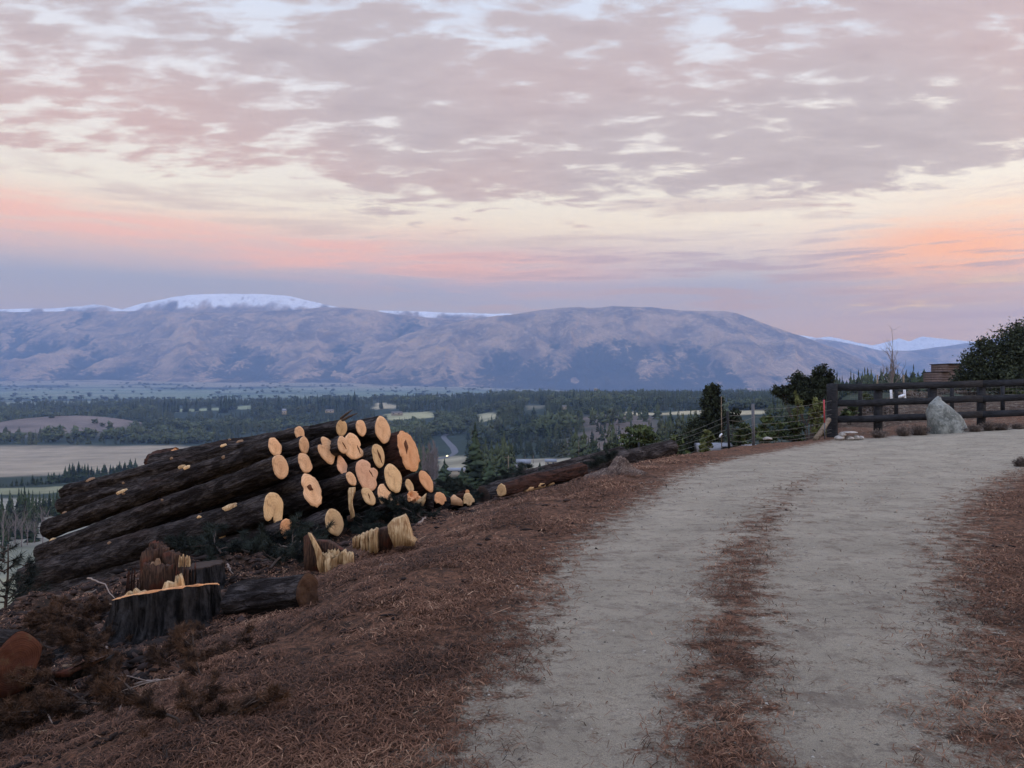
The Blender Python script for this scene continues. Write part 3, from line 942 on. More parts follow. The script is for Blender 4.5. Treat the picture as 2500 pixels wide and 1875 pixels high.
def make_log(a, b, ra, rb, kind='round', tint='pale', seed=0, label=None, group=None, cut_tilt=0.0, rough_cut=0.004, crack=None,
             bark=None, left_tint='dark', scars=(), name="log", cat="log", bow=0.0):
    M, L = log_frame(a, b)
    root = empty(name); root.matrix_world = M
    tag(root, label, cat, group)
    pf = prof_fn(kind, seed)
    nth = 56; th = np.linspace(0, 2 * np.pi, nth, endpoint=False)
    nx = max(14, int(L / 0.055))
    xs = np.linspace(0, L, nx)
    rr = np.interp(xs, [0, L], [ra, rb])
    T, X = np.meshgrid(th, xs, indexing='xy')
    k = np.exp(-X / 0.5)
    shape = pf(T) * k + (1 + 0.04 * np.cos(2 * T + seed)) * (1 - k) if kind in ('heart', 'double', 'wing', 'lobe', 'leaf') else pf(T)
    base = rr[:, None] * shape
    fib = ridged(T * 5.0 + seed, X * 2.6, 3, seed) - 0.5
    lump = fbm(T * 1.3 + seed * 2, X * 1.4, 3, seed + 5) - 0.5
    plates = vnoise(np.cos(T) * 6 + seed, np.sin(T) * 6 + X * 9, seed + 2) - 0.5
    disp = 0.020 * fib + 0.035 * lump + 0.012 * plates
    r_ = base * (1 + 0.12 * lump) + disp * np.clip(X / 0.02, 0.15, 1)
    bowz = bow * np.sin(np.pi * X / L)
    tilt = cut_tilt * r_ * np.sin(T) * np.clip(1 - X / 0.6, 0, 1)
    V = np.stack([X + tilt, r_ * np.cos(T), r_ * np.sin(T) + bowz], -1).reshape(-1, 3)
    obj("bark", new_mesh("bark", V, grid_faces(nx, nth, True), True), bark or M_BARK, root)
    def face(x0, sgn, idx, mat, rough, sd):
        rad = r_[idx] * 0.985
        rings = [1.0, 0.965, 0.8, 0.6, 0.4, 0.2]
        Vs = []
        for q in rings:
            xr = x0 - sgn * (0.012 if q < 0.99 else 0.0) + (tilt[idx] * q if sgn > 0 else 0)
            yy_ = rad * q * np.cos(th); zz_ = rad * q * np.sin(th)
            xr = xr - sgn * rough * 2 * (fbm(yy_ * 14 + sd, zz_ * 14, 4, sd) - 0.5) * (1 if q < 0.99 else 0.2) * (3 if rough > 0.02 else 1)
            Vs.append(np.stack([xr + 0 * th, yy_, zz_ + bowz[idx]], -1))
        Vs = np.concatenate(Vs); c = np.array([[Vs[-nth:, 0].mean(), 0, float(bowz[idx][0])]])
        Vs = np.vstack([Vs, c]); n = len(rings)
        Q = grid_faces(n, nth, True); j = np.arange(nth); j2 = (j + 1) % nth
        T3 = np.stack([(n - 1) * nth + j, (n - 1) * nth + j2, np.full(nth, n * nth)], -1)
        if sgn < 0:
            Q = Q[:, ::-1]; T3 = T3[:, ::-1]
        return obj("cut_face", new_mesh("cut_face", Vs, [Q, T3], False), mat, root)
    fo = face(0.0, 1, 0, M_CUT[tint], rough_cut, seed + 1)
    face(L, -1, nx - 1, M_CUT[left_tint], 0.006, seed + 2)  # by default the shade on this end is in its colour
    if crack:
        y0, z0, y1, z1, wd = crack
        mb = MB(); n = 9; u = np.linspace(0, 1, n)
        cy = (y0 + (y1 - y0) * u) * ra + 0.02 * ra * np.sin(u * 9); cz = (z0 + (z1 - z0) * u) * ra
        ww = wd * ra * np.sin(np.pi * np.clip(u, 0.03, 0.97)) * (0.7 + 0.5 * np.sin(u * 21) ** 2)
        d = np.array([-(z1 - z0), y1 - y0]); d = d / (np.linalg.norm(d) + 1e-9)
        x0 = -0.019 + cut_tilt * cz
        A = np.stack([x0, cy + d[0] * ww, cz + d[1] * ww], -1); B = np.stack([x0, cy - d[0] * ww, cz - d[1] * ww], -1)
        A2 = A + [0.03, 0, 0]; B2 = B + [0.03, 0, 0]
        V = np.stack([A2, A, B, B2], 1).reshape(-1, 3)
        mb.add(V, grid_faces(n, 4))
        mb.build("crack", M_CRACK, fo)
    rg = np.random.default_rng(seed + 77)
    for (fx, ang, size, sk) in scars:
        x = fx * L; i = min(nx - 1, int(fx * (nx - 1))); an = R(ang)
        rl = float(np.interp(an % (2 * np.pi), th, r_[i]))
        bz = float(bowz[i][0])
        n = 11; ph = np.linspace(0, 2 * np.pi, n, endpoint=False)
        e = size * (1 + 0.35 * (rg.random(n) - 0.5)); e2 = e * (0.8 if sk == 'knot' else 0.5)
        Vs = []
        for q, lift in ((1.0, -0.03), (0.85, 0.012), (0.4, 0.022)):
            xx = x + e * q * np.cos(ph); aa = an + e2 * q * np.sin(ph) / max(rl, 0.03)
            rr2 = rl + lift + 0.008 * rg.random(n)
            Vs.append(np.stack([xx, rr2 * np.cos(aa), rr2 * np.sin(aa) + bz], -1))
        Vs.append(np.array([[x, (rl + 0.024) * math.cos(an), (rl + 0.024) * math.sin(an) + bz]]))
        j = np.arange(n); j2 = (j + 1) % n
        obj("branch_scar" if sk == 'knot' else "torn_patch",
            new_mesh("branch_scar", np.concatenate(Vs), [grid_faces(3, n, True), np.stack([2 * n + j, 2 * n + j2, np.full(n, 3 * n)], -1)], False),
            {'knot': M_SCAR, 'torn': M_SPLINT if size > 0.06 else M_SCAR, 'orange': M_CUT['dull']}[sk], root)
    return root


PG = "felled pine logs stacked on the slope"
# (face px, face py, face height, depth, left-end px, left-end py, shape, tint, label, options)
LOGS = [
    (671, 1091, 47, 10.55, 118, 1293, 'round', 'pale', "pine log with oval pale end directly above the front oval-ended log, long branch-scarred bark", dict(scars=[(0.33, 62, .07, 'orange'), (0.18, 50, .03, 'knot'), (0.62, 70, .12, 'torn'), (0.60, 40, .03, 'torn'), (0.9, 80, .04, 'knot')])),
    (684, 1140, 60, 10.3, 107, 1357, 'round', 'pale', "long front pine log with plain pale oval end and lit furrowed bark", dict(scars=[(0.93, 75, .07, 'torn'), (0.42, 40, .02, 'knot')])),
    (732, 1058, 40, 10.9, 160, 1204, 'flat', 'pale', "pine log with small pale half-hidden end on the pile's left top edge", dict(scars=[(0.22, 70, .06, 'knot'), (0.28, 55, .06, 'orange'), (0.5, 70, .03, 'torn'), (0.86, 60, .08, 'knot')])),
    (742, 1087, 41, 10.8, 152, 1236, 'round', 'pale', "slim pine log with narrow pale end just under the half-hidden one", dict(scars=[(0.45, 60, .07, 'torn'), (0.7, 60, .03, 'torn')])),
    (744, 1130, 51, 10.7, 210, 1345, 'round', 'pale', "pine log with smooth upright pale oval end, second from left in its row", {}),
    (798, 1100, 64, 11.0, 300, 1300, 'heart', 'pale', "pine log with notched heart-shaped pale end", {}),
    (833, 1045, 44, 11.4, 378, 1128, 'round', 'dull', "pine log with dull tan end and loose branches on top of the pile", dict(scars=[(0.25, 80, .06, 'knot'), (0.55, 60, .03, 'torn')])),
    (837, 1087, 46, 11.15, 330, 1270, 'round', 'pale', "thin pine log with cracked pale end beside the three-lobed end", dict(crack=(0.1, 0.35, -0.3, -0.5, .06))),
    (861, 1091, 72, 11.5, 400, 1285, 'lobe', 'pale', "pine log with tall lobed pale end split by a side crack", dict(crack=(-0.5, 0.05, -0.65, -0.55, .05))),
    (881, 1045, 43, 11.8, 430, 1150, 'round', 'pale', "pine log with thin pale sliver-like end on top near the right", {}),
    (934, 1049, 69, 12.2, 500, 1170, 'round', 'pale', "thick pine log with tall pale end at the very top right of the pile", {}),
    (923, 1112, 58, 11.8, 450, 1300, 'round', 'dull', "pine log with pale end split by a long brown crack", dict(crack=(0.05, 0.5, -0.25, -0.75, .13))),
    (835, 1138, 47, 11.2, 330, 1330, 'leaf', 'pink', "pine log with pointed leaf-shaped pinkish end", {}),
    (857, 1169, 38, 10.9, 330, 1350, 'round', 'pale', "small pine log with neat pale end under the leaf-shaped one", {}),
    (894, 1160, 84, 11.4, 420, 1350, 'wing', 'pink', "large pine log with pinkish end and a wing-like side lobe", dict(crack=(-0.35, 0.25, -0.62, -0.2, .04))),
    (960, 1168, 75, 11.9, 520, 1360, 'round', 'dull', "stout pine log with broad tan end right of the winged one", {}),
    (998, 1103, 99, 12.5, 540, 1270, 'split', 'orange', "biggest log with ragged orange end and a torn hollow", dict(rough_cut=0.018, crack=(-0.05, 0.65, 0.35, -0.1, .13), bark='red')),
    (1040, 1174, 57, 12.8, 620, 1330, 'round', 'orange', "pine log with red bark and orange end at the pile's right edge", dict(bark='red')),
    (999, 1186, 35, 12.3, 560, 1350, 'round', 'dull', "small round-ended log between the stout tan end and the orange end", {}),
    (939, 1209, 61, 11.6, 500, 1400, 'round', 'pale', "pine log with egg-shaped pale end in the bottom row above green slash", {}),
    (899, 1212, 50, 11.2, 450, 1400, 'round', 'dull', "bottom pine log with short dark crack in its pale end", dict(crack=(-0.1, 0.3, 0.05, -0.25, .07))),
    (966, 1232, 24, 11.0, 640, 1350, 'round', 'orange', "half-buried log with small orange end peeping from green slash", {}),
    (760, 1197, 80, 10.6, 190, 1390, 'ragged', 'pale', "pine log with ragged splintered orange end in the middle of the pile", dict(rough_cut=0.014, crack=(0.35, 0.3, -0.1, 0.0, .2), scars=[(0.4, 60, .03, 'knot')])),
    (668, 1240, 76, 10.0, 71, 1418, 'double', 'dull', "front pine log with two-lobed tan end low in the pile", dict(scars=[(0.13, 62, .13, 'torn'), (0.24, 55, .04, 'orange'), (0.6, 60, .03, 'knot')])),
    (701, 1292, 54, 9.9, 60, 1468, 'round', 'orange', "lowest front log with orange oval end resting on the ground", dict(scars=[(0.2, 60, .05, 'orange'), (0.27, 60, .04, 'knot'), (0.75, 60, .03, 'torn')])),
    (816, 1276, 71, 10.4, 330, 1450, 'round', 'dull', "bottom log with large leaning tan end in the dark gap under the pile", {}),
    (1008, 1219, 44, 11.7, 700, 1340, 'half', 'orange', "broken log with splintered half end under the pile's right side", dict(rough_cut=0.03)),
    (1076, 1222, 44, 11.9, 800, 1310, 'half', 'orange', "short log with half-round orange end beside the broken log", {}),
    (1144, 1224, 40, 12.2, 960, 1290, 'half', 'dull', "last tan-ended short log right of the pile, small block on its left", {}),
]
for i, (px, py, h, d, lx, ly, kind, tint, lab, op) in enumerate(LOGS):
    op = dict(op)
    if op.get('bark') == 'red': op['bark'] = M_REDBARK
    a = at(px, py, d)
    full = lx < 320
    ld = d + (1.55 if full else 1.25)
    b = at(lx, ly, ld)
    ra = h / 2 / F * d
    make_log(a, b, ra, ra * 1.12, kind, tint, 100 + i * 7, lab, PG, cut_tilt=random.uniform(-0.12, 0.12), **op)

# split orange butt showing over the top edge, and the logs along the berm
make_log(at(430, 1118, 12.6), at(375, 1128, 13.0), 0.15, 0.16, 'split', 'orange', 411, "short red-barked log stub with torn orange splinters behind the pile's top left", None, rough_cut=0.06, bark=M_REDBARK, left_tint='orange')
make_log(at(1225, 1197, 11.9), at(1420, 1150, 13.6), 0.095, 0.13, 'split', 'dull', 421, "red-barked log with torn orange flank lying along the berm", None, bark=M_REDBARK, rough_cut=0.01,
         scars=[(0.28, 240, .16, 'orange'), (0.40, 235, .18, 'orange'), (0.55, 245, .12, 'orange')])
make_log(at(1352, 1160, 13.0), at(1300, 1190, 13.3), 0.055, 0.06, 'round', 'orange', 431, "small round orange-ended log stub on top of the berm logs", None, bark=M_REDBARK)
make_log(at(1641, 1094, 16.4), at(1180, 1216, 13.2), 0.17, 0.20, 'round', 'pale', 441, "long dark fallen trunk along the crest ending in a pale sliver near the wire fence", None)
make_log(at(1520, 1108, 17.6), at(1215, 1190, 15.0), 0.16, 0.18, 'round', 'dull', 451, "second dark fallen trunk lying behind the long crest trunk", None)
make_log(at(1141, 1201, 12.3), at(1120, 1206, 12.6), 0.035, 0.035, 'round', 'orange', 461, "tiny orange log offcut lying above the last short logs", None, bark=M_REDBARK)
# near cut log cropped by the left edge
make_log(at(38, 1622, 4.7), at(-420, 1560, 5.3), 0.19, 0.2, 'flat', 'red', 471, "thick near log with dark red-brown end at the lower left edge", None, rough_cut=0.016, left_tint='red')
# fallen butt right of the near stump
D3 = hit(700, 1490).y
make_log(at(752, 1445, D3), at(575, 1468, D3 + 0.3), 0.155, 0.16, 'flat', 'torn', 481, "dark fallen butt log with torn brown end right of the near stump", None, rough_cut=0.018)


# ------------------------------------------------------------------ splintered wood pieces
def fibres(mb, o, ux, uz, un, w0, hfun, n, thick, rng, lean=0.0, low=0.0):
    """bundle of torn upright fibres along width w0; hfun(u) gives the height"""
    o = np.array(o); ux = np.array(ux); uz = np.array(uz); un = np.array(un)
    n = int(n * 2.2)
    for i in range(n):
        u = (i + rng.uniform(-0.5, 0.5)) / n
        hgt = max(0.03, hfun(u) * rng.choice([rng.uniform(0.45, 0.8), rng.uniform(0.8, 1.15)]))
        wd = w0 / n * rng.uniform(0.7, 1.9); dp = thick * rng.uniform(0.2, 0.7)
        off = rng.uniform(-0.35, 0.35) * thick
        base = o + ux * (u * w0) + un * off + uz * (low * rng.uniform(-1, 1))
        ln_ = lean * rng.uniform(0.4, 1.2)
        lv = []
        for q, sc in ((0, 1.0), (0.55, 0.9), (0.85, 0.62), (1.0, rng.uniform(0.1, 0.6))):
            c = base + uz * (hgt * q) + ux * (ln_ * hgt * q) + un * (rng.uniform(-0.1, 0.1) * thick)
            for sx, sn in ((-1, -1), (1, -1), (1, 1), (-1, 1)):
                lv.append(c + ux * (sx * wd * sc / 2) + un * (sn * dp * sc / 2) + uz * (rng.uniform(-0.03, 0.03) * hgt if q == 1 else 0))
        f = grid_faces(4, 4, True)
        mb.add(np.array(lv), [f, np.array([[12, 13, 14, 15]])])


def slab(mb, outline, thick, un, rng, jag=0.01):
    """solid piece of wood with the given outline (world points) and thickness along un"""
    P_ = [np.array(p) for p in outline]
    Q_ = []
    for p, q in zip(P_, P_[1:] + P_[:1]):
        L = np.linalg.norm(q - p); n = max(1, int(L / 0.05))
        for k in range(n):
            Q_.append(p + (q - p) * k / n + rng.normal(0, jag * 0.5, 3))
    A = np.array(Q_); un = np.array(un); n = len(A)
    rows = [A * 1.0, A + un * thick * 0.5 + rng.normal(0, jag * 0.4, A.shape), A + un * thick]
    cA = A.mean(0); cB = (A + un * thick).mean(0)
    V = np.vstack(rows + [cA[None], cB[None]])
    j = np.arange(n); j2 = (j + 1) % n
    mb.add(V, [grid_faces(3, n, True), np.stack([j2, j, np.full(n, 3 * n)], -1), np.stack([2 * n + j, 2 * n + j2, np.full(n, 3 * n + 1)], -1)])


rg = np.random.default_rng(5)
UX, UZ, UN = (1, 0, 0), (0, 0, 1), (0, 1, 0)


def torn(mb, px0, px1, top, bot, d, thick, o, rng, jag=8, n=16, lean=0):
    """block of torn wood with a jagged upper edge; top(u) gives the row of the edge"""
    pts = [(px0 + (px1 - px0) * u + lean, top(u) + rng.uniform(-jag, jag * 0.5) * (1 if k % 2 else 0.3)) for k, u in enumerate(np.linspace(0, 1, n))]
    pts += [(px1, bot), ((px0 + px1) / 2, bot + 3), (px0, bot)]
    slab(mb, [p - o for p in rel(pts, d)], thick, UN, rng, 0.008)


def rel(pts, d):
    return [np.array(at(x, y, d)) for x, y in pts]


def piece(name, px, py, d, label, cat):
    r_ = empty(name, at(px, py, d)); tag(r_, label, cat)
    return r_, np.array(r_.location)


# stump split into a tall brown plank and pale fibres
D1 = hit(800, 1396).y
root, o = piece("broken_stump", 800, 1395, D1, "low stump torn into a tall brown plank and pale upright fibres", "stump")
mb = MB(); slab(mb, [p - o for p in rel([(741, 1312), (752, 1302), (765, 1318), (778, 1350), (788, 1395), (744, 1392)], D1 + 0.05)], 0.10, UN, rg); mb.build("plank", M_TORN, root)
mb = MB(); slab(mb, [p - o for p in rel([(752, 1302), (758, 1303), (779, 1345), (788, 1376), (791, 1400), (779, 1398), (772, 1362)], D1 + -0.02)], 0.05, UN, rg, 0.012)
torn(mb, 784, 822, lambda u: 1352 + 12 * u, 1403, D1 + 0.02, 0.07, o, rg, 9, 12)
torn(mb, 800, 846, lambda u: 1343 + 6 * u, 1400, D1 + 0.1, 0.08, o, rg, 7, 14)
torn(mb, 838, 862, lambda u: 1352 - 2 * u, 1399, D1 + 0.03, 0.06, o, rg, 7, 8)
torn(mb, 792, 806, lambda u: 1366, 1412, D1 - 0.02, 0.04, o, rg, 5, 6)
mb.build("splinters", M_SPLINT, root)
mb = MB(); slab(mb, [p - o for p in rel([(770, 1322), (800, 1322), (835, 1345), (862, 1352), (862, 1392), (790, 1395)], D1 + 0.12)], 0.12, UN, rg); mb.build("heartwood", M_TORN, root)
mb = MB(); mb.tube(np.array([at(857, 1395, D1 - .03), at(880, 1388, D1 - .05), at(909, 1381, D1 - .1)]) - o, [0.02, 0.014, 0.006], 5); mb.build("splinter", M_SPLINT, root)

D2 = hit(940, 1350).y
root, o = piece("wood_chunk", 935, 1345, D2, "toppled pale wood chunk with fluted torn edge and square block end", "wood chunk")
mb = MB(); 
for q in range(6):
    a_ = 859 + q * 10.5; torn(mb, a_, a_ + rg.uniform(7, 10), lambda u: 1316 - 4.2 * q, 1338 + 2.2 * q, D2 + 0.02 * math.sin(q * 2.1) - 0.01 * q, 0.14, o, rg, 3, 5)
mb.build("fluted_end", M_SPLINT, root)
mb = MB(); slab(mb, [p - o for p in rel([(905, 1300), (918, 1297), (945, 1288), (952, 1290), (955, 1345), (930, 1358), (905, 1350)], D2 + 0.08)], 0.16, UN, rg, 0.02); mb.build("rotten_middle", M_TORN, root)
mb = MB(); slab(mb, [p - o for p in rel([(950, 1284), (957, 1272), (968, 1268), (984, 1263), (991, 1270), (997, 1292), (1002, 1320), (1012, 1325), (1006, 1334), (990, 1330), (975, 1333), (960, 1336), (951, 1318), (949, 1300)], D2)], 0.2, UN, rg, 0.02); mb.build("block", M_SPLINT, root)

root, o = piece("wood_slab", 862, 1275, 10.3, "thin bent pale slab of torn wood standing among green slash", "wood slab")
mb = MB(); slab(mb, [p - o for p in rel([(848, 1200), (852, 1192), (866, 1190), (867, 1203), (857, 1212), (860, 1235), (864, 1262), (857, 1268), (852, 1240), (850, 1215)], 10.25)], 0.05, UN, rg, 0.008); mb.build("slab_face", M_SPLINT, root)
mb = MB(); slab(mb, [p - o for p in rel([(847, 1262), (860, 1258), (862, 1275), (850, 1272)], 10.28)], 0.05, UN, rg, 0.01); mb.build("slab_foot", M_TORN, root)

root, o = piece("wood_block", 1112, 1232, 12.0, "small squarish pale block leaning against the last short log", "wood block")
mb = MB(); slab(mb, [p - o for p in rel([(1101, 1214), (1106, 1210), (1118, 1214), (1124, 1218), (1130, 1234), (1112, 1233), (1102, 1233)], 12.0)], 0.1, UN, rg, 0.012); mb.build("split_face", M_CUT['pale'], root)
mb = MB(); slab(mb, [p - o for p in rel([(1114, 1210), (1132, 1207), (1134, 1212), (1122, 1218)], 12.02)], 0.12, UN, rg, 0.012); mb.build("bark", M_REDBARK, root)

# grey bark flap and white torn wood of the broken log
root, o = piece("bark_flap", 1044, 1250, 11.55, "hanging grey flap of bark beside white torn wood at the broken log", "bark flap")
mb = MB(); slab(mb, [p - o for p in rel([(1042, 1205), (1052, 1203), (1058, 1222), (1056, 1240), (1048, 1254), (1042, 1240), (1036, 1222)], 11.55)], 0.04, UN, rg, 0.01); mb.build("bark", M_BARK, root)
mb = MB(); slab(mb, [p - o for p in rel([(1009, 1233), (1020, 1222), (1036, 1210), (1042, 1206), (1036, 1222), (1034, 1236)], 11.5)], 0.05, UN, rg, 0.015); mb.build("torn_wood", M_SPLINT, root)


# ------------------------------------------------------------------ stumps
def make_stump(c, r, h, flare, label, tiltx=0.0, tilty=0.0, seed=0, tint='pale', jag=0.0, roots=9):
    root = empty("stump", c); tag(root, label, "stump", None)
    nth = 96; th = np.linspace(0, 2 * np.pi, nth, endpoint=False); nz = 30
    zs = np.linspace(-0.25, 1, nz)
    T, Zq = np.meshgrid(th, zs, indexing='xy')
    zz = np.where(Zq < 0, Zq, Zq)
    top = h + tiltx * np.cos(T) * r + tilty * np.sin(T) * r
    zw = np.where(Zq < 0, Zq * 0.8, Zq * top)
    fl = np.exp(-np.maximum(zw, -0.12) / (0.22 * h + 0.05)) * flare
    but = 0.5 + 0.5 * np.cos(roots * T + 2 * np.sin(T * 2 + seed) + seed)
    ridge = ridged(T * 6 + seed, zw * 1.3, 3, seed) - 0.5
    rr = r * (1 + 0.05 * np.cos(3 * T + seed) + fl * (0.35 + 0.9 * but)) + 0.085 * ridge + 0.03 * (fbm(T * 3, zw * 6, 3, seed) - 0.5)
    if jag:
        zw = zw + (Zq > 0.93) * jag * (fbm(T * 8 + seed, T * 0, 3, seed + 4) - 0.3)
    V = np.stack([rr * np.cos(T), rr * np.sin(T), zw], -1)
    obj("bark", new_mesh("bark", V.reshape(-1, 3), grid_faces(nz, nth, True), True), M_STUMPBARK, root)
    rim = V[-1]
    rings = [rim]
    for q, dz in ((0.985, 0.012), (0.93, 0.014), (0.7, 0.012), (0.4, 0.01)):
        p = rim.copy(); p[:, :2] *= q
        p[:, 2] = h + tiltx * p[:, 0] + tilty * p[:, 1] + dz + 0.012 * (fbm(p[:, 0] * 20, p[:, 1] * 20, 3, seed) - 0.5)
        rings.append(p)
    Vc = np.vstack(rings + [np.array([[0, 0, h + 0.01]])])
    n = len(rings); j = np.arange(nth); j2 = (j + 1) % nth
    obj("cut_top", new_mesh("cut_top", Vc, [grid_faces(n, nth, True), np.stack([(n - 1) * nth + j, (n - 1) * nth + j2, np.full(nth, n * nth)], -1)]), M_CUT[tint], root)
    return root


def stumpbark_nodes(t):
    p = ocoord(t)
    n = t.noise(t.mapping(p, scale=(1, 1, 0.18)), 16, 6, 0.65, 0.4)
    n2 = t.noise(p, 45, 5, 0.65)
    col = t.mix(t.sm(n, 0.36, 0.66), lin(16, 16, 17), lin(66, 64, 64))
    col = t.mix(t.m('MULTIPLY', t.sm(n2, 0.5, 0.7), 0.4), col, lin(32, 35, 34))
    return col, (t.m('ADD', n, t.m('MULTIPLY', n2, 0.35)), 1.0, 0.05)


M_STUMPBARK = material("furrowed_stump_bark", stumpbark_nodes, 0.95, 0.1)

SD = hit(412, 1545).y
c = hit(412, 1545); c.z -= 0.02
SH = (1545 - 1440) / F * SD; SR = 115 / F * SD
st = make_stump(c, SR * 0.97, SH, 0.48, "near dark stump with sloping pale-rimmed cut and torn splinters on top", 0.17, -0.25, 3, 'orange')
mb = MB()
def shard(mb, x, y, w_, hts):
    z0 = SH + 0.17 * x - 0.25 * y; n_ = len(hts)
    V = [np.array([x + w_ * k / (n_ - 1) - w_ / 2, y, z0 + h_ + 0.17 * (w_ * k / (n_ - 1) - w_ / 2)]) for k, h_ in enumerate(hts)] + [np.array([x + w_ / 2, y, z0 - 0.02 + 0.085 * w_]), np.array([x - w_ / 2, y, z0 - 0.02 - 0.085 * w_])]
    slab(mb, V, 0.05, UN, rg, 0.006)
shard(mb, -0.24, -0.1, 0.18, [0.02, 0.05, 0.03, 0.06, 0.03, 0.045, 0.02])
mb.build("splinters", M_SPLINT, st)
mb = MB(); shard(mb, 0.04, -0.06, 0.15, [0.02, 0.09, 0.07, 0.05, 0.07, 0.03]); mb.build("splinters", M_SPLINT, st)
mb = MB(); shard(mb, 0.12, -0.1, 0.07, [0.03, 0.12, 0.05, 0.13, 0.02]); mb.build("splinters", M_SPLINT, st)
mb = MB(); shard(mb, -0.06, 0.05, 0.05, [0.02, 0.06, 0.02]); mb.build("splinters", M_SPLINT, st)

c2 = at(498, 1432, hit(498, 1432).y)
s2 = make_stump(c2, 0.18, 0.22, 0.5, "flat-topped dark stump behind the near stump with a pale tuft of wood", 0.10, 0.0, 11, 'dark')
mb = MB(); fibres(mb, np.array([-0.22, -0.05, 0.22]), UX, UZ, UN, 0.1, lambda u: 0.13, 3, 0.04, rg); mb.build("splinters", M_SPLINT, s2)
mb = MB(); fibres(mb, np.array([-0.2, -0.2, -0.1]), UX, UZ, UN, 0.2, lambda u: 0.36, 9, 0.06, rg); mb.build("torn_side", M_TORN, s2)

root, o = piece("torn_stump", 375, 1440, hit(375, 1450).y, "tall reddish torn stump with shredded pale tips behind the near stump", "stump")
DT = o[1]
mb = MB()
torn(mb, 338, 372, lambda u: 1352 - 6 * u, 1455, DT, 0.10, o, rg, 16, 9, 6)
torn(mb, 362, 402, lambda u: 1330 + 14 * u, 1455, DT + 0.08, 0.12, o, rg, 14, 10)
torn(mb, 396, 430, lambda u: 1350 + 10 * u, 1450, DT + 0.05, 0.12, o, rg, 12, 9)
torn(mb, 350, 420, lambda u: 1375 + 8 * u, 1455, DT - 0.08, 0.06, o, rg, 10, 14)
mb.build("torn_wood", M_TORN, root)
mb = MB(); fibres(mb, np.array([-0.06, -0.05, 0.20]), UX, UZ, UN, 0.18, lambda u: 0.13, 2, 0.07, rg, 0.15); mb.build("splinters", M_SCAR, root)
mb = MB(); fibres(mb, np.array([-0.27, -0.12, -0.25]), UX, UZ, UN, 0.14, lambda u: 0.48, 5, 0.05, rg, 0.1); mb.build("bark", M_REDBARK, root)


# ------------------------------------------------------------------ trees
def leaf_mat(name, a, b, rough=0.8):
    def fn(t):
        p = ocoord(t); r = rnd_obj(t)
        n = t.noise(p, 1.3, 4, 0.6)
        n2 = t.n('ShaderNodeTexWhiteNoise', {0: t.n('ShaderNodeVectorMath', {0: p, 1: (0.15, 0.15, 0.15)}, operation='SNAP').outputs[0]}).outputs[0]
        k = t.m('ADD', t.m('MULTIPLY', n, 0.6), t.m('MULTIPLY', n2, 0.4))
        col = t.mix(t.sm(k, 0.3, 0.75), a, b)
        f = t.sm(r, 0, 1, 0.8, 1.2)
        return t.mix(1.0, col, t.combine(f, f, f), 'MULTIPLY')
    return material(name, fn, rough, 0.15)


M_CONIFER = leaf_mat("conifer_needles", lin(34, 44, 38), lin(66, 80, 58))
M_DARKLEAF = leaf_mat("dark_evergreen_leaves", lin(28, 34, 28), lin(60, 68, 50))
M_SHRUB = leaf_mat("green_shrub_leaves", lin(40, 50, 36), lin(84, 94, 56))
M_WILLOW = leaf_mat("yellow_green_leaves", lin(72, 80, 46), lin(116, 120, 74))
M_SLASH = leaf_mat("cut_pine_needles", lin(20, 26, 25), lin(48, 56, 50))
M_DRY = leaf_mat("dry_grey_twigs", lin(74, 66, 62), lin(122, 110, 100))
M_TWIG = material("bare_grey_twigs", lambda t: t.mix(t.noise(ocoord(t), 3, 3), lin(92, 84, 84), lin(132, 122, 118)), 0.95)
M_TRUNK = material("tree_trunk_bark", lambda t: t.mix(t.noise(ocoord(t), 6, 4), lin(48, 40, 36), lin(92, 82, 74)), 0.95)


def conifer_arrays(h, r, tiers, spikes, rng, base=0.12, droop=0.35):
    """ragged layered crown: every tier is a ring of separate drooping sprays"""
    mb = MB()
    for k in range(tiers):
        q = k / (tiers - 1)
        z = h * (base + (1 - base) * q ** 0.92)
        rad = r * (1 - q) ** 0.8 * rng.uniform(0.75, 1.15) + 0.03 * r
        n = max(4, int(spikes * (1 - 0.5 * q)))
        th = np.linspace(0, 2 * np.pi, n, endpoint=False) + rng.uniform(0, 6)
        for a in th:
            L = rad * rng.uniform(0.55, 1.2)
            a = a + rng.uniform(-0.2, 0.2)
            wd = L * rng.uniform(0.28, 0.45) + 0.05 * r
            d = np.array([math.cos(a), math.sin(a), 0]); p = np.array([-d[1], d[0], 0])
            z0 = z + rng.uniform(-0.3, 0.3) * h / tiers
            up = rng.uniform(0.1, 0.9) * h / tiers * 1.3
            c0 = np.array([0, 0, z0 + up]); tip = d * L + np.array([0, 0, z0 - droop * L * rng.uniform(0.4, 1.2)])
            m1 = d * L * 0.55 + p * wd + np.array([0, 0, z0 - 0.05 * L]); m2 = d * L * 0.55 - p * wd + np.array([0, 0, z0 - 0.05 * L])
            low = d * L * 0.35 + np.array([0, 0, z0 - h / tiers * 0.9])
            mb.add(np.array([c0, m1, tip, m2, low]), np.array([[0, 1, 2], [0, 2, 3], [1, 4, 2], [3, 2, 4]]))
    mb.add(np.array([[-.04 * r, 0, h * .9], [.04 * r, 0.02 * r, h * .9], [0, -.04 * r, h * .9], [0, 0, h * 1.04]]), np.array([[0, 1, 3], [1, 2, 3], [2, 0, 3]]))
    return mb


def trunk_mesh(h, r, name="trunk"):
    mb = MB(); z = np.linspace(-0.06 * h, h * 0.97, 7)
    mb.tube(np.stack([0.02 * h * np.sin(z / h * 3), 0 * z, z], -1), np.interp(z, [0, h], [r, r * 0.12]), 7)
    return mb.mesh(name, True)


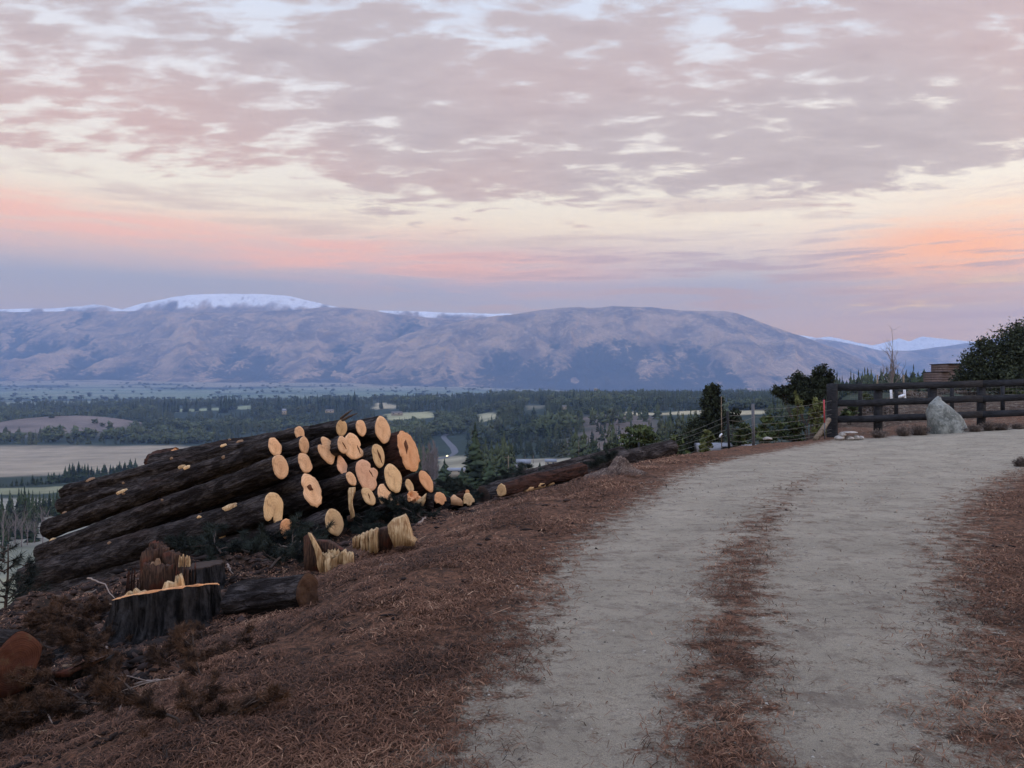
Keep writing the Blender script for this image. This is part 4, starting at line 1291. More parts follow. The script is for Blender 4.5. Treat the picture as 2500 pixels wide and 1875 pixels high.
CON = []
for k in range(7):
    rgk = np.random.default_rng(200 + k)
    hh = 1.0
    crown = conifer_arrays(1.0, [0.20, 0.24, 0.17, 0.28, 0.22, 0.15, 0.26][k], [15, 13, 16, 11, 14, 17, 12][k], [11, 11, 9, 12, 10, 9, 11][k], rgk, [0.08, 0.15, 0.05, 0.2, 0.1, 0.04, 0.3][k]).mesh("crown")
    crown.materials.append(M_CONIFER)
    tm = trunk_mesh(1.0, 0.022); tm.materials.append(M_TRUNK)
    CON.append((crown, tm))


def conifer(px, base, h, k, label, group, name="conifer_tree", squash=1.0, parts=True):
    """base: world point on the ground"""
    if parts:
        r_ = empty(name, base, random.uniform(0, 6.28))
        obj("trunk", CON[k][1], None, r_); obj("crown", CON[k][0], None, r_)
    else:
        r_ = obj(name, CON[k][0], None); r_.location = base; r_.rotation_euler = (0, 0, random.uniform(0, 6.28))
    s = h * random.uniform(0.95, 1.05)
    r_.scale = (s * squash, s * squash, s)
    return tag(r_, label, "tree", group)


def ground_at(px, d):
    x = (px - 1250) / F * d
    return Vector((x, d, float(H(x, d))))


def top_h(px, d, top_row):
    b = ground_at(px, d)
    return max(2.0, (E - (top_row - 937.5) / F * d) - b.z)


random.seed(11)
NT_IND = 0
# hedge row of conifers across the pale field on the left
gl = "conifers in the shelter belt across the pale field"
for i in range(46):
    px = 2 + i * 7.6 + random.uniform(-3, 3)
    d = np.interp(px, [0, 180, 360], [640, 700, 800]) + random.uniform(-12, 12)
    tr = np.interp(px, [0, 60, 120, 150, 170, 260, 350], [1182, 1170, 1160, 1150, 1138, 1134, 1126]) + random.uniform(-8, 10)
    conifer(px, ground_at(px, d), top_h(px, d, tr), random.choice([0, 1, 3, 4, 6]), "dark conifer in the shelter belt behind the left end of the log pile", gl, squash=1.3)
# tall conifers lower left, beside the ends of the logs
gc = "tall conifers standing lower down the slope at the left edge"
for px, tr, d in [(-12, 1226, 260), (4, 1210, 262), (16, 1236, 255), (24, 1200, 300), (10, 1250, 240), (30, 1214, 270), (46, 1196, 275), (52, 1206, 262), (60, 1192, 268), (70, 1200, 265), (80, 1196, 280), (78, 1216, 250), (88, 1212, 300), (97, 1206, 310), (106, 1208, 330), (112, 1212, 330), (121, 1204, 335), (130, 1200, 340), (138, 1208, 320), (146, 1212, 310), (154, 1204, 300), (140, 1196, 345)]:
    conifer(px, ground_at(px, d), top_h(px, d, tr), random.choice([0, 2, 4, 5]), "tall dark conifer low on the slope at the photo's left edge", gc, squash=0.85 + 0.3 * random.random())
# ridge-line trees standing out against the plain and mountains
gr_ = "conifers along the skyline of the wooded terrace"
for i in range(96):
    px = random.uniform(300, 1640)
    d = np.interp(px, [300, 700, 1100, 1400, 1640], [2250, 2250, 2000, 1750, 1600]) + random.uniform(-90, 60)
    tr = np.interp(px, [300, 400, 560, 700, 850, 1000, 1150, 1300, 1400, 1640], [976, 970, 964, 962, 962, 968, 964, 957, 950, 958]) + abs(random.gauss(0, 5))
    if 870 < px < 1010: tr += 6
    conifer(px, ground_at(px, d), top_h(px, d, tr), random.choice([0, 2, 4, 5]), "distant conifer on the skyline of the wooded terrace below the mountains", gr_, parts=False)
conifer(866, ground_at(866, 2050), top_h(866, 2050, 957), 0, "lone tall distant conifer rising above the terrace beside a pale field", None, parts=False)
# wooded hillside to the right of the pile
gh = "conifers on the wooded hillside right of the log pile"
for i in range(84):
    px = random.uniform(985, 1640); d = random.uniform(480, 1250)
    b = ground_at(px, d); row = 937.5 + (E - b.z) / d * F
    if 1060 < px < 1140 and row > 1030: continue
    if 1250 < px < 1420 and row > 1090: continue
    if 1390 < px < 1610 and 1010 < row < 1104: continue
    conifer(px, b, random.uniform(13, 24), random.choice([0, 1, 2, 3, 4, 6]), "dark conifer among many on the wooded hillside right of the log pile", gh, squash=1.2)
# individual trees in front of the hillside
conifer(1160, ground_at(1160, 120), top_h(1160, 120, 1034), 0, "largest near conifer standing right of the log pile above the crest", None, squash=1.3)
for px, d, tr, lab in [(1196, 110, 1120, "bushy young conifer directly right of the largest near conifer"), (1228, 105, 1128, "young conifer second to the right of the largest near conifer"), (1258, 112, 1140, "small green conifer in front of the pale houses"),
                       (1318, 120, 1136, "small bushy conifer between the pale houses and the crest trunk"), (1128, 100, 1146, "small conifer at the left foot of the largest near conifer"), (1085, 240, 1128, "dark rounded conifer beside the bare poplars")]:
    conifer(px, ground_at(px, d), top_h(px, d, tr), random.choice([3, 6]), lab, None, squash=1.5)
conifer(2182, ground_at(2182, 95), top_h(2182, 95, 905), 0, "small pointed conifer just above the dark rail fence", None, squash=1.1)
gd = "conifers behind the dark rail fence, left of the wooden shed"
for px, tr in [(2232, 918), (2244, 913), (2256, 906), (2268, 914), (2280, 917), (2292, 910), (2306, 912), (2318, 917)]:
    conifer(px, ground_at(px, 170 + random.uniform(-10, 10)), top_h(px, 170, tr), random.choice([1, 3, 6]), "dark conifer in the clump left of the wooden shed", gd, squash=1.5)
gf = "low conifers peeping over the top rail of the dark fence"
for i in range(16):
    px = 1995 + i * 9
    conifer(px, ground_at(px, 420), top_h(px, 420, 931 + random.uniform(-3, 4) + max(0, (px - 2080) * 0.08)), random.choice([1, 3, 6]), "low dark conifer peeping over the left end of the dark fence's top rail", gf, squash=1.5, parts=False)

# the forest as one mass
def build_forest():
    rg = np.random.default_rng(91)
    xs = []; ys = []
    for (d0, d1, n) in ((330, 700, 2600), (700, 1300, 6500), (1300, 2100, 7500), (2100, 3000, 6500)):
        y = np.sqrt(rg.uniform(d0 * d0, d1 * d1, n)); t = rg.uniform(-0.75, 0.85, n)
        xs.append(t * y); ys.append(y)
    x = np.concatenate(xs); y = np.concatenate(ys)
    z = H(x, y)
    _, op = valley_cols(x, y, z)
    px = 1250 + F * x / y; row = 937.5 + (E - z) / y * F
    keep = op < 0.25
    keep &= ~((px < 560) & (row > 1085) & (row < 1330))
    keep &= ~((px < 480) & (row > 1185))
    keep &= ~((px > 1050) & (px < 1145) & (row > 1052) & (y < 1300))
    keep &= ~((px > 1900) & (y < 350))
    h_px = 15.0 * F / y
    for (a, b_, lt, lb, rt, rb, c_) in FIELDS[6:]:
        u = np.clip((px - a) / (b_ - a), 0, 1); bot = lb + (rb - lb) * u; top = lt + (rt - lt) * u
        keep &= ~((px > a - 4) & (px < b_ + 4) & (row > top - 1) & (row - h_px * 1.05 < bot - 1) & (row < bot + 60))
    keep &= ~((px < 560) & (row > 1070) & (row - h_px < 1088) & (y < 1000))
    # tree-free gaps between stands, thinning
    keep &= (fbm(x / 140, y / 140, 3, 71) < 0.66) | (rg.random(len(x)) < 0.3)
    # scattered bushes on the bare knoll and scrub
    keep |= (op > 0.25) & (op < 1.0) & (px > 1300) & (px < 1640) & (row > 1012) & (row < 1110) & (rg.random(len(x)) < 0.10)
    knoll = ((x + 960) ** 2 / 240 ** 2 + (y - 1660) ** 2 / 190 ** 2) < 1
    keep |= knoll & (rg.random(len(x)) < 0.06)
    x, y, z = x[keep], y[keep], z[keep]
    protos = []
    for k in range(6):
        r2 = np.random.default_rng(300 + k)
        m = conifer_arrays(1.0, [0.24, 0.30, 0.22, 0.34, 0.28, 0.26][k], 6, 6, r2, 0.06, 0.4)
        protos.append((np.concatenate(m.V), np.concatenate(m.T)))
    for k in range(3):   # rounder broadleaf and old-pine crowns
        r2 = np.random.default_rng(330 + k); mm = MB()
        for q in range(26):
            d_ = r2.normal(size=3); d_ /= np.linalg.norm(d_); c_ = np.array([0, 0, 0.55]) + d_ * np.array([0.26, 0.26, 0.36]) * r2.uniform(0.6, 1.0); c_[2] = max(c_[2], 0.12)
            e_ = r2.uniform(0.10, 0.2); ax = r2.normal(size=(4, 3)) * e_
            mm.add(c_ + ax, np.array([[0, 1, 2], [0, 2, 3], [0, 3, 1], [1, 3, 2]]))
        protos.append((np.concatenate(mm.V), np.concatenate(mm.T)))
    kind_n = fbm(x / 160, y / 160, 2, 83)
    pick = np.where((kind_n > 0.54) & (y > 850) & (rg.random(len(x)) < 0.75), rg.integers(6, 9, len(x)), rg.integers(0, 6, len(x)))
    Vs = []; Fs = []; Cs = []; n = 0
    wx_ = x + 120 * (fbm(x / 200, y / 200, 2, 88) - 0.5); wy_ = y + 120 * (fbm(x / 200 + 5, y / 200, 2, 89) - 0.5)
    cell = np.modf(np.abs(np.sin(np.floor(wx_ / 260) * 12.9898 + np.floor(wy_ / 110) * 78.233)) * 43758.5453)[0]
    stand = 0.3 + 0.4 * cell
    hh = (9 + 11 * np.clip((stand - 0.3) / 0.4, 0, 1)) * rg.uniform(0.75, 1.2, len(x))
    hh *= np.interp(y, [300, 900, 3000], [0.9, 1.0, 1.15])
    for k in range(9):
        idx = np.where(pick == k)[0]
        V, T = protos[k]
        th = rg.uniform(0, 6.28, len(idx)); c, s = np.cos(th), np.sin(th)
        h = hh[idx]; wd = h * rg.uniform(1.0, 1.5, len(idx))
        X = (V[None, :, 0] * c[:, None] - V[None, :, 1] * s[:, None]) * wd[:, None] + x[idx][:, None]
        Y = (V[None, :, 0] * s[:, None] + V[None, :, 1] * c[:, None]) * wd[:, None] + y[idx][:, None]
        Z = V[None, :, 2] * h[:, None] + z[idx][:, None] - 0.3
        Vs.append(np.stack([X, Y, Z], -1).reshape(-1, 3))
        Fs.append((T[None] + (np.arange(len(idx)) * len(V))[:, None, None]).reshape(-1, 3) + n)
        Cs.append(np.repeat(np.clip(0.55 * cell[idx] + 0.35 * rg.random(len(idx)) + (0.25 if k >= 6 else 0), 0, 1), len(V)))
        n += len(idx) * len(V)
    # hedges and plantations far out on the plain: low rounded clumps
    m = 5200
    y = np.sqrt(rg.uniform(3000 ** 2, 8200 ** 2, m)); x = rg.uniform(-0.75, 0.6, m) * y
    z = H(x, y)
    line = (np.abs(np.modf(y / 430 + 0.2 * np.sin(x / 600))[0] - 0.5) < 0.05) | (fbm(x / 900, y / 240, 4, 55) > 0.60)
    line &= rg.random(m) < 0.45
    x, y, z = x[line], y[line], z[line]
    V, T = protos[7]
    h = rg.uniform(8, 20, len(x)); wd = h * rg.uniform(1.2, 2.6, len(x))
    X = V[None, :, 0] * wd[:, None] + x[:, None]; Y = V[None, :, 1] * wd[:, None] + y[:, None]; Z = V[None, :, 2] * h[:, None] + z[:, None] - 0.3
    Vs.append(np.stack([X, Y, Z], -1).reshape(-1, 3)); Fs.append((T[None] + (np.arange(len(x)) * len(V))[:, None, None]).reshape(-1, 3) + n)
    Cs.append(np.repeat(0.2 + 0.3 * rg.random(len(x)), len(V)))
    def fn(t):
        v = attr(t, "tone"); p = gpos(t)
        col = t.mix(v, lin(34, 44, 38), lin(84, 92, 62))
        return t.mix(t.m('MULTIPLY', t.sm(t.noise(p, 0.012, 3), 0.5, 0.65), 0.35), col, lin(78, 76, 60))
    mt = material("forest_needles", fn, 0.9, 0.1)
    tag(obj("forest", new_mesh("forest", np.concatenate(Vs), np.concatenate(Fs), False, {"tone": np.concatenate(Cs)}), mt), kind='stuff')


build_forest()


def bare_tree(name, base, h, spread, label, seed, n1=7, thick=0.02, up=0.75, mat=None, cat="tree", group=None, forks=2):
    rg = np.random.default_rng(seed)
    root = empty(name, base); tag(root, label, cat, group)
    mb = MB()
    z = np.linspace(-0.1, h * 0.55, 6)
    mb.tube(np.stack([0.02 * h * np.sin(z / h * 4), 0.01 * h * np.cos(z * 2), z], -1), np.interp(z, [0, h * .55], [h * thick, h * thick * 0.6]), 6)
    mb.build("trunk", mat or M_TWIG, root, True)
    mb = MB()
    def grow(p, d, L, r, depth):
        n = 4; pts = [p]
        for i in range(n):
            d = d + rg.normal(0, 0.13, 3) + np.array([0, 0, 0.10]); d = d / np.linalg.norm(d)
            pts.append(pts[-1] + d * L / n)
        mb.tube(np.array(pts), np.linspace(r, r * 0.4, n + 1), 4, False)
        if depth > 0:
            for _ in range(3):
                i = rg.integers(1, n + 1); dd = d + rg.normal(0, 0.45, 3); dd[2] = abs(dd[2]) * 0.7 + 0.3
                grow(pts[i], dd / np.linalg.norm(dd), L * rg.uniform(0.45, 0.7), r * 0.5, depth - 1)
    for i in range(n1):
        q = rg.uniform(0.15, 0.55); a = rg.uniform(0, 6.28)
        d = np.array([math.cos(a) * spread, math.sin(a) * spread, up]); d /= np.linalg.norm(d)
        grow(np.array([0, 0, q * h]), d, h * rg.uniform(0.28, 0.46), h * thick * 0.5, forks)
    mb.build("branches", mat or M_TWIG, root)
    return root


def poplar(px, d, tr, label, seed, k=1.0):
    b = ground_at(px, d); h = top_h(px, d, tr)
    rg = np.random.default_rng(seed)
    root = empty("poplar_tree", b); tag(root, label, "tree", "bare poplars beyond the log pile" if 'among' in label else None)
    mb = MB(); z = np.linspace(-0.3, h * 0.95, 6); mb.tube(np.stack([0 * z, 0 * z, z], -1), np.linspace(h * .018, h * .003, 6), 5); mb.build("trunk", M_TWIG, root)
    mb = MB()
    for i in range(170):
        q = rg.uniform(0.08, 0.95); a = rg.uniform(0, 6.28); L = h * 0.16 * (1 - q * 0.6) * rg.uniform(0.6, 1.2)
        p0 = np.array([0, 0, q * h]); d1 = np.array([math.cos(a) * 0.36 * k, math.sin(a) * 0.36 * k, 1.0])
        mb.tube(np.array([p0, p0 + d1 * L * 0.5, p0 + d1 * L + [0, 0, L * 0.2]]), [h * .004, h * .0028, h * .0016], 3, False)
    mb.build("branches", M_TWIG, root)


for i, (px, tr) in enumerate([(1034, 1086), (1048, 1082), (1059, 1076), (1066, 1090), (1042, 1104), (1054, 1100)]):
    poplar(px, 262 + 6 * (i % 3), tr, "bare purplish poplar among others just right of the big orange-ended log", 50 + i, 1.2)
for i, px in enumerate([6, 20, 36, 52, 66, 84, 104, 120]):
    b = ground_at(px, 236 + 5 * (i % 3)); 
    bare_tree("bare_tree", b, random.uniform(9, 13), 0.35, "pale bare tree among the bare trees below the conifers at the left edge", 700 + i, 9, 0.012, 1.0, None, "tree", "bare trees below the conifers at the left edge", 1)


def bush(name, base, blobs, leaf, n, mat, label, cat="shrub", group=None, stems=6, seed=0, spr=0, twig=None):
    """leaf clumps spread through several lobes, with stems; blobs = (dx,dy,dz,rx,ry,rz)"""
    rg = np.random.default_rng(seed)
    root = empty(name, base); tag(root, label, cat, group)
    C = []; wts = np.array([b[3] * b[4] * b[5] for b in blobs]) ** 0.8; wts /= wts.sum()
    mb0 = MB()
    for b, wt in zip(blobs, wts):
        m = int(n * wt); nc = max(8, m // 30)
        d = rg.normal(size=(nc, 3)); d /= np.linalg.norm(d, axis=1)[:, None]
        cc = d * (rg.uniform(0.35, 1.05, nc) ** 0.6)[:, None] * np.array(b[3:6]) + np.array(b[0:3])
        cl = cc[rg.integers(0, nc, m)] + rg.normal(0, 0.19, (m, 3)) * np.array(b[3:6])
        C.append(cl)
        for q in range(min(stems, nc)):
            mid = np.array([b[0] * 0.5, b[1] * 0.5, max(0.05, b[2] * 0.45)])
            mb0.tube(np.array([[b[0] * 0.15 * rg.uniform(-1, 1), 0, -0.1], mid, cc[q]]), [0.03 * b[3] + .01, 0.02 * b[3] + .006, 0.004], 4, False)
    C = np.concatenate(C); C = C[C[:, 2] > 0.0]
    mb = MB(); mb.cards(C, leaf * rg.uniform(0.6, 1.3, len(C)), 0, 2.4, rg)
    mb0.build("stems" if cat != "tree" else "trunk", twig or M_TRUNK, root)
    mb.build("crown" if cat == "tree" else "foliage", mat, root)
    return root


# big dark evergreen at the right edge
b = ground_at(2470, 40)
s_ = 40 / F
def lobe(px, row, rx, rz, d=40, px0=2470):
    return ((px - px0) * d / F, 0.0, (E - (row - 937.5) / F * d) - b.z, rx * d / F, 0.8 * rx * d / F, rz * d / F)
bush("evergreen_tree", b, [lobe(2480, 850, 58, 55), lobe(2420, 880, 55, 50), lobe(2375, 900, 36, 36), lobe(2530, 880, 70, 70), lobe(2450, 925, 90, 30), lobe(2370, 930, 40, 22), lobe(2540, 930, 90, 40), lobe(2405, 845, 22, 18), lobe(2490, 812, 26, 22), lobe(2590, 840, 60, 80)],
     0.075, 34000, M_DARKLEAF, "large dark evergreen tree rising over the fence at the right edge", "tree", None, 7, 5)
# dark ragged shrubs left of the strainer post
b = ground_at(1975, 26)
lb = lambda px, row, rx, rz, d=26, px0=1975: ((px - px0) * d / F, 0.0, (E - (row - 937.5) / F * d) - b.z, rx * d / F, 0.8 * rx * d / F, rz * d / F)
bush("evergreen_shrub", b, [lb(1945, 935, 22, 24), lb(1985, 940, 32, 24), lb(2010, 920, 22, 26), lb(2006, 903, 7, 9), lb(1990, 912, 8, 8), lb(1965, 965, 45, 22), lb(1905, 955, 20, 14), lb(2022, 940, 16, 26)], 0.042, 13000, M_DARKLEAF,
     "dark ragged evergreen shrub left of the big fence post", "shrub", None, 4, 8)
b = ground_at(1738, 30)
lb = lambda px, row, rx, rz, d=30, px0=1738: ((px - px0) * d / F, 0.0, (E - (row - 937.5) / F * d) - b.z, rx * d / F, 0.8 * rx * d / F, rz * d / F)
bush("young_tree", b, [lb(1738, 960, 20, 22), lb(1738, 985, 26, 18), lb(1745, 945, 13, 9), lb(1728, 948, 8, 8), lb(1740, 1025, 30, 35), lb(1720, 1050, 40, 30)], 0.05, 11000, M_DARKLEAF,
     "dark green young tree standing behind the left wire fence posts", "tree", None, 4, 9)
# shrubs and saplings along the wire fence
def sh(px, row0, row1, wpx, d, mat, label, seed, n=1600, leaf=0.05, nm="shrub", lobes=5):
    bs = ground_at(px, d); rg = np.random.default_rng(seed)
    zb = E - (row0 - 937.5) / F * d
    zt = E - (row1 - 937.5) / F * d
    bs.z = min(bs.z, zb)
    L = []
    for i in range(lobes):
        q = (i + 0.5) / lobes
        L.append((rg.uniform(-0.5, 0.5) * wpx * d / F * (1 - 0.5 * q), rg.uniform(-0.2, 0.2), (zb - bs.z) + (zt - zb) * q, wpx * d / F * 0.42 * (1 - 0.4 * q), wpx * d / F * 0.4, (zt - zb) / lobes * 0.85))
    return bush(nm, bs, L, leaf, n, mat, label, "shrub", None, 3, seed)


sh(1990, 1062, 975, 40, 23.5, M_WILLOW, "yellow-green leafy sapling behind the red-topped stake", 21, 1100, 0.055, "sapling")
sh(1950, 1070, 960, 26, 24.5, M_WILLOW, "thin yellow-green sapling left of the red-topped stake", 22, 700, 0.05, "sapling")
sh(1815, 1095, 1040, 52, 20.5, M_SHRUB, "rounded green shrub between the two dark fence posts", 23, 1500, 0.05)
sh(1722, 1100, 1055, 32, 19.5, M_WILLOW, "small yellow-green sapling left of the short dark fence post", 24, 600, 0.05, "sapling")
sh(1880, 1075, 1020, 60, 23.5, M_SHRUB, "dull green shrub right of the taller dark fence post", 25, 1600, 0.05)
sh(1930, 1072, 1025, 70, 24.0, M_SHRUB, "spreading green shrub under the thin yellow-green sapling", 26, 1600, 0.05)
sh(1690, 1110, 1050, 60, 21.0, M_DARKLEAF, "dark low shrub at the foot of the young tree", 27, 1800, 0.05)
sh(1650, 1120, 1070, 56, 19.0, M_SHRUB, "dark green shrub behind the pale end of the crest trunk", 28, 1500, 0.05)
sh(1580, 1100, 1040, 110, 27.0, M_SHRUB, "wide dull green shrub behind the crest trunks", 29, 2400, 0.06)
sh(1510, 1120, 1085, 90, 26.0, M_DARKLEAF, "low dark shrub behind the middle of the crest trunks", 30, 1600, 0.06)
sh(1780, 1035, 1000, 50, 30.0, M_DARKLEAF, "dark rounded shrub behind the short dark fence post", 31, 1400, 0.06)
sh(2075, 1020, 985, 40, 26.0, M_SHRUB, "green shrub just behind the big fence post seen through the rails", 32, 900, 0.05)

# bare tree beyond the fence
bt = ground_at(2176, 45)
bare_tree("bare_tree", bt, top_h(2176, 45, 828), 0.40, "bare leafless twiggy tree standing alone beyond the dark fence", 801, 9, 0.014, 1.0, M_TWIG, "tree", None, 2)


# young pine at the left edge, past the log ends
def young_pine(base, h, label, seed):
    rg = np.random.default_rng(seed)
    root = empty("young_pine", base); tag(root, label, "tree")
    mt = MB(); z = np.linspace(-0.1, h, 7); mt.tube(np.stack([0.05 * np.sin(z * 2), 0 * z, z], -1), np.linspace(0.022, 0.006, 7), 6); mt.build("trunk", M_TRUNK, root)
    mb = MB(); tw = MB()
    for k in range(26):
        q = rg.uniform(0.15, 1.0); a = rg.uniform(0, 6.28); L = (1.05 - q * 0.75) * 0.42 * h * rg.uniform(0.6, 1.1)
        p0 = np.array([0, 0, q * h]); d = np.array([math.cos(a), math.sin(a), rg.uniform(0.15, 0.6)])
        pts = np.array([p0 + d * L * u + np.array([0, 0, 0.18 * L * u * u]) for u in np.linspace(0, 1, 5)])
        tw.tube(pts, np.linspace(0.010, 0.003, 5), 4, False)
        for j in range(60):
            u = rg.uniform(0.35, 1.05); c = p0 + d * L * u + np.array([0, 0, 0.18 * L * u * u])
            dr = rg.normal(size=3) + d * 1.2; dr /= np.linalg.norm(dr)
            s = np.cross(dr, rg.normal(size=3)); s /= np.linalg.norm(s); ln_ = rg.uniform(0.07, 0.13)
            mb.add(np.array([c - s * 0.004, c + s * 0.004, c + dr * ln_]), np.array([[0, 1, 2]]))
    tw.build("branches", M_TRUNK, root); mb.build("needles", M_SLASH, root)


d_ = 9.5
bp = Vector(((10 - 1250) / F * d_, d_, float(H((10 - 1250) / F * d_, d_))))
young_pine(bp, (E - (1330 - 937.5) / F * d_) - bp.z, "young pine sapling with sparse tufts at the left edge beside the log ends", 3)
d_ = 10.5
bp = Vector(((62 - 1250) / F * d_, d_, float(H((62 - 1250) / F * d_, d_))))
young_pine(bp, (E - (1375 - 937.5) / F * d_) - bp.z, "slim young pine standing right against the lowest log ends", 4)


# ------------------------------------------------------------------ dark post-and-rail fence
def board_nodes(a, b):
    def fn(t):
        p = ocoord(t); r = rnd_obj(t)
        n = t.noise(t.mapping(p, scale=(0.4, 6, 6)), 5, 5, 0.65)
        n2 = t.noise(p, 3, 3)
        return t.mix(t.sm(t.m('ADD', t.m('MULTIPLY', n, 0.7), t.m('MULTIPLY', n2, 0.3)), 0.35, 0.65), a, b), (n, 0.6, 0.01)
    return fn


M_RAIL = material("dark_stained_timber", board_nodes(lin(18, 20, 23), lin(44, 46, 50)), 0.85)
M_OLDWOOD = material("weathered_timber", board_nodes(lin(84, 74, 62), lin(134, 120, 102)), 0.9)
M_STEEL = material("dull_steel", lambda t: t.mix(t.noise(ocoord(t), 30, 4), lin(56, 58, 62), lin(96, 98, 102)), 0.6, 0.4)
M_BLACKPOST = material("black_post_coating", lambda t: t.mix(t.noise(ocoord(t), 20, 4), lin(20, 22, 24), lin(38, 40, 42)), 0.7)
M_WIRE = material("fence_wire", lambda t: t.mix(t.noise(gpos(t), 3, 3), lin(84, 84, 80), lin(120, 118, 112)), 0.5, 0.4)
M_RED = material("faded_red_paint", lambda t: t.mix(t.noise(ocoord(t), 12, 4), lin(150, 58, 64), lin(172, 82, 84)), 0.7)
M_STONE = material("pale_stone", lambda t: (t.mix(t.sm(t.noise(ocoord(t), 5, 6, 0.65), 0.35, 0.68), lin(122, 118, 112), lin(176, 170, 160)), (t.noise(ocoord(t), 14, 6, 0.7), 0.8, 0.02)), 0.95)


def boulder_nodes(t):
    p = ocoord(t)
    n = t.noise(p, 2.4, 7, 0.65, 0.3); n2 = t.noise(p, 18, 5, 0.7)
    col = t.mix(t.sm(n, 0.36, 0.66), lin(84, 88, 84), lin(140, 144, 138))
    col = t.mix(t.m('MULTIPLY', t.sm(n2, 0.5, 0.7), 0.5), col, lin(166, 168, 160))
    col = t.mix(t.m('MULTIPLY', t.sm(t.noise(p, 5, 5, 0.7), 0.54, 0.66), 0.6), col, lin(66, 70, 66))
    return col, (t.m('ADD', n, t.m('MULTIPLY', n2, 0.3)), 1.0, 0.05)


M_BOULDER = material("lichened_boulder", boulder_nodes, 0.95)


def rail_fence():
    base = Vector((8.97, 21.8, 0))
    root = empty("rail_fence", (base.x, base.y, G(base.x, base.y)))
    tag(root, "dark stained post and rail fence along the bend of the gravel road", "fence")
    A = np.array([8.97, 21.8]); B = np.array([23.0, 24.3]); dirv = (B - A) / np.linalg.norm(B - A); nrm = np.array([-dirv[1], dirv[0]])
    gz = lambda q: 0.035 * max(0.0, q - 1.0) * 0.85
    o = np.array(root.location)
    def P3(q, off, z):
        p = A + dirv * q + nrm * off
        return np.array([p[0], p[1], z]) - o
    rng = np.random.default_rng(4)
    def board(q0, q1, z, hgt, off, th):
        mb = MB(); n = 6; V = []
        for k in range(n):
            q = q0 + (q1 - q0) * k / (n - 1); zz = z + gz(q) + rng.normal(0, 0.004)
            for (dz, do) in ((-hgt / 2, -th / 2), (hgt / 2, -th / 2), (hgt / 2, th / 2), (-hgt / 2, th / 2)):
                V.append(P3(q, off + do, zz + dz))
        mb.add(np.array(V), [grid_faces(n, 4, True), np.array([[3, 2, 1, 0], [(n - 1) * 4, (n - 1) * 4 + 1, (n - 1) * 4 + 2, (n - 1) * 4 + 3]])])
        mb.build("rail", M_RAIL, root)
    posts = [0.0, 1.42, 3.15, 4.75, 6.35, 8.0, 9.7]
    for z in (1.405, 0.965, 0.515):
        board(0.1, 4.7, z, 0.19, -0.09, 0.05); board(4.704, 11.0, z + rng.normal(0, 0.006), 0.19, -0.09, 0.05)
    for k, q in enumerate(posts):
        w_ = 0.30 if k == 0 else 0.20
        p = A + dirv * q; z0 = G(p[0], p[1]) - 0.3; zt = (1.5 if k == 0 else 1.43) + gz(q)
        mb = MB(); c = P3(q, 0.0 if k else -0.0, (z0 + zt) / 2)
        n = 12; th = np.linspace(0, 2 * np.pi, n, endpoint=False)
        if k == 0:
            zs = np.linspace(z0, zt, 8)
            V = np.concatenate([np.stack([o[0] * 0 + P3(q, 0, 0)[0] + w_ / 2 * np.cos(th) * (1 + 0.03 * math.sin(i * 2)), P3(q, 0, 0)[1] + w_ / 2 * np.sin(th), np.full(n, zz - o[2])], -1) for i, zz in enumerate(zs)])
            V = np.vstack([V, [[P3(q, 0, 0)[0], P3(q, 0, 0)[1], zt + 0.02 - o[2]]]])
            j = np.arange(n); j2 = (j + 1) % n
            mb.add(V, [grid_faces(8, n, True), np.stack([7 * n + j, 7 * n + j2, np.full(n, 8 * n)], -1)])
        else:
            M3 = np.array([[dirv[0], nrm[0], 0], [dirv[1], nrm[1], 0], [0, 0, 1]])
            mb.box(c, (w_, 0.12, zt - z0), M3)
        mb.build("post", M_RAIL, root)
    return root


rail_fence()


def thin_post_fence():
    root = empty("wire_netting_fence", (13.0, 28.2, G(13.0, 28.2)))
    tag(root, "thin dark posts with netting seen through the gaps of the rail fence", "fence")
    o = np.array(root.location)
    for px in (2100, 2188, 2324, 2448, 2560):
        d = 28.0; x = (px - 1250) / F * d; z0 = G(x, d) - 0.2
        mb = MB(); mb.box(np.array([x, d, (z0 + 1.45) / 2 + 0.1]) - o, (0.11, 0.09, 1.45 - z0)); mb.build("post", M_RAIL, root)
    mb = MB()
    for k in range(9):
        z = 0.35 + k * 0.13
        mb.tube(np.array([[x, 28.06, z + 0.02 * (x - 12)] for x in np.linspace(12.2, 20, 10)]) - o, 0.004, 4, False)
    for x in np.arange(12.2, 20, 0.15):
        mb.tube(np.array([[x, 28.06, 0.3], [x, 28.06, 1.42]]) - o, 0.003, 3, False)
    mb.build("netting", M_WIRE, root)


thin_post_fence()

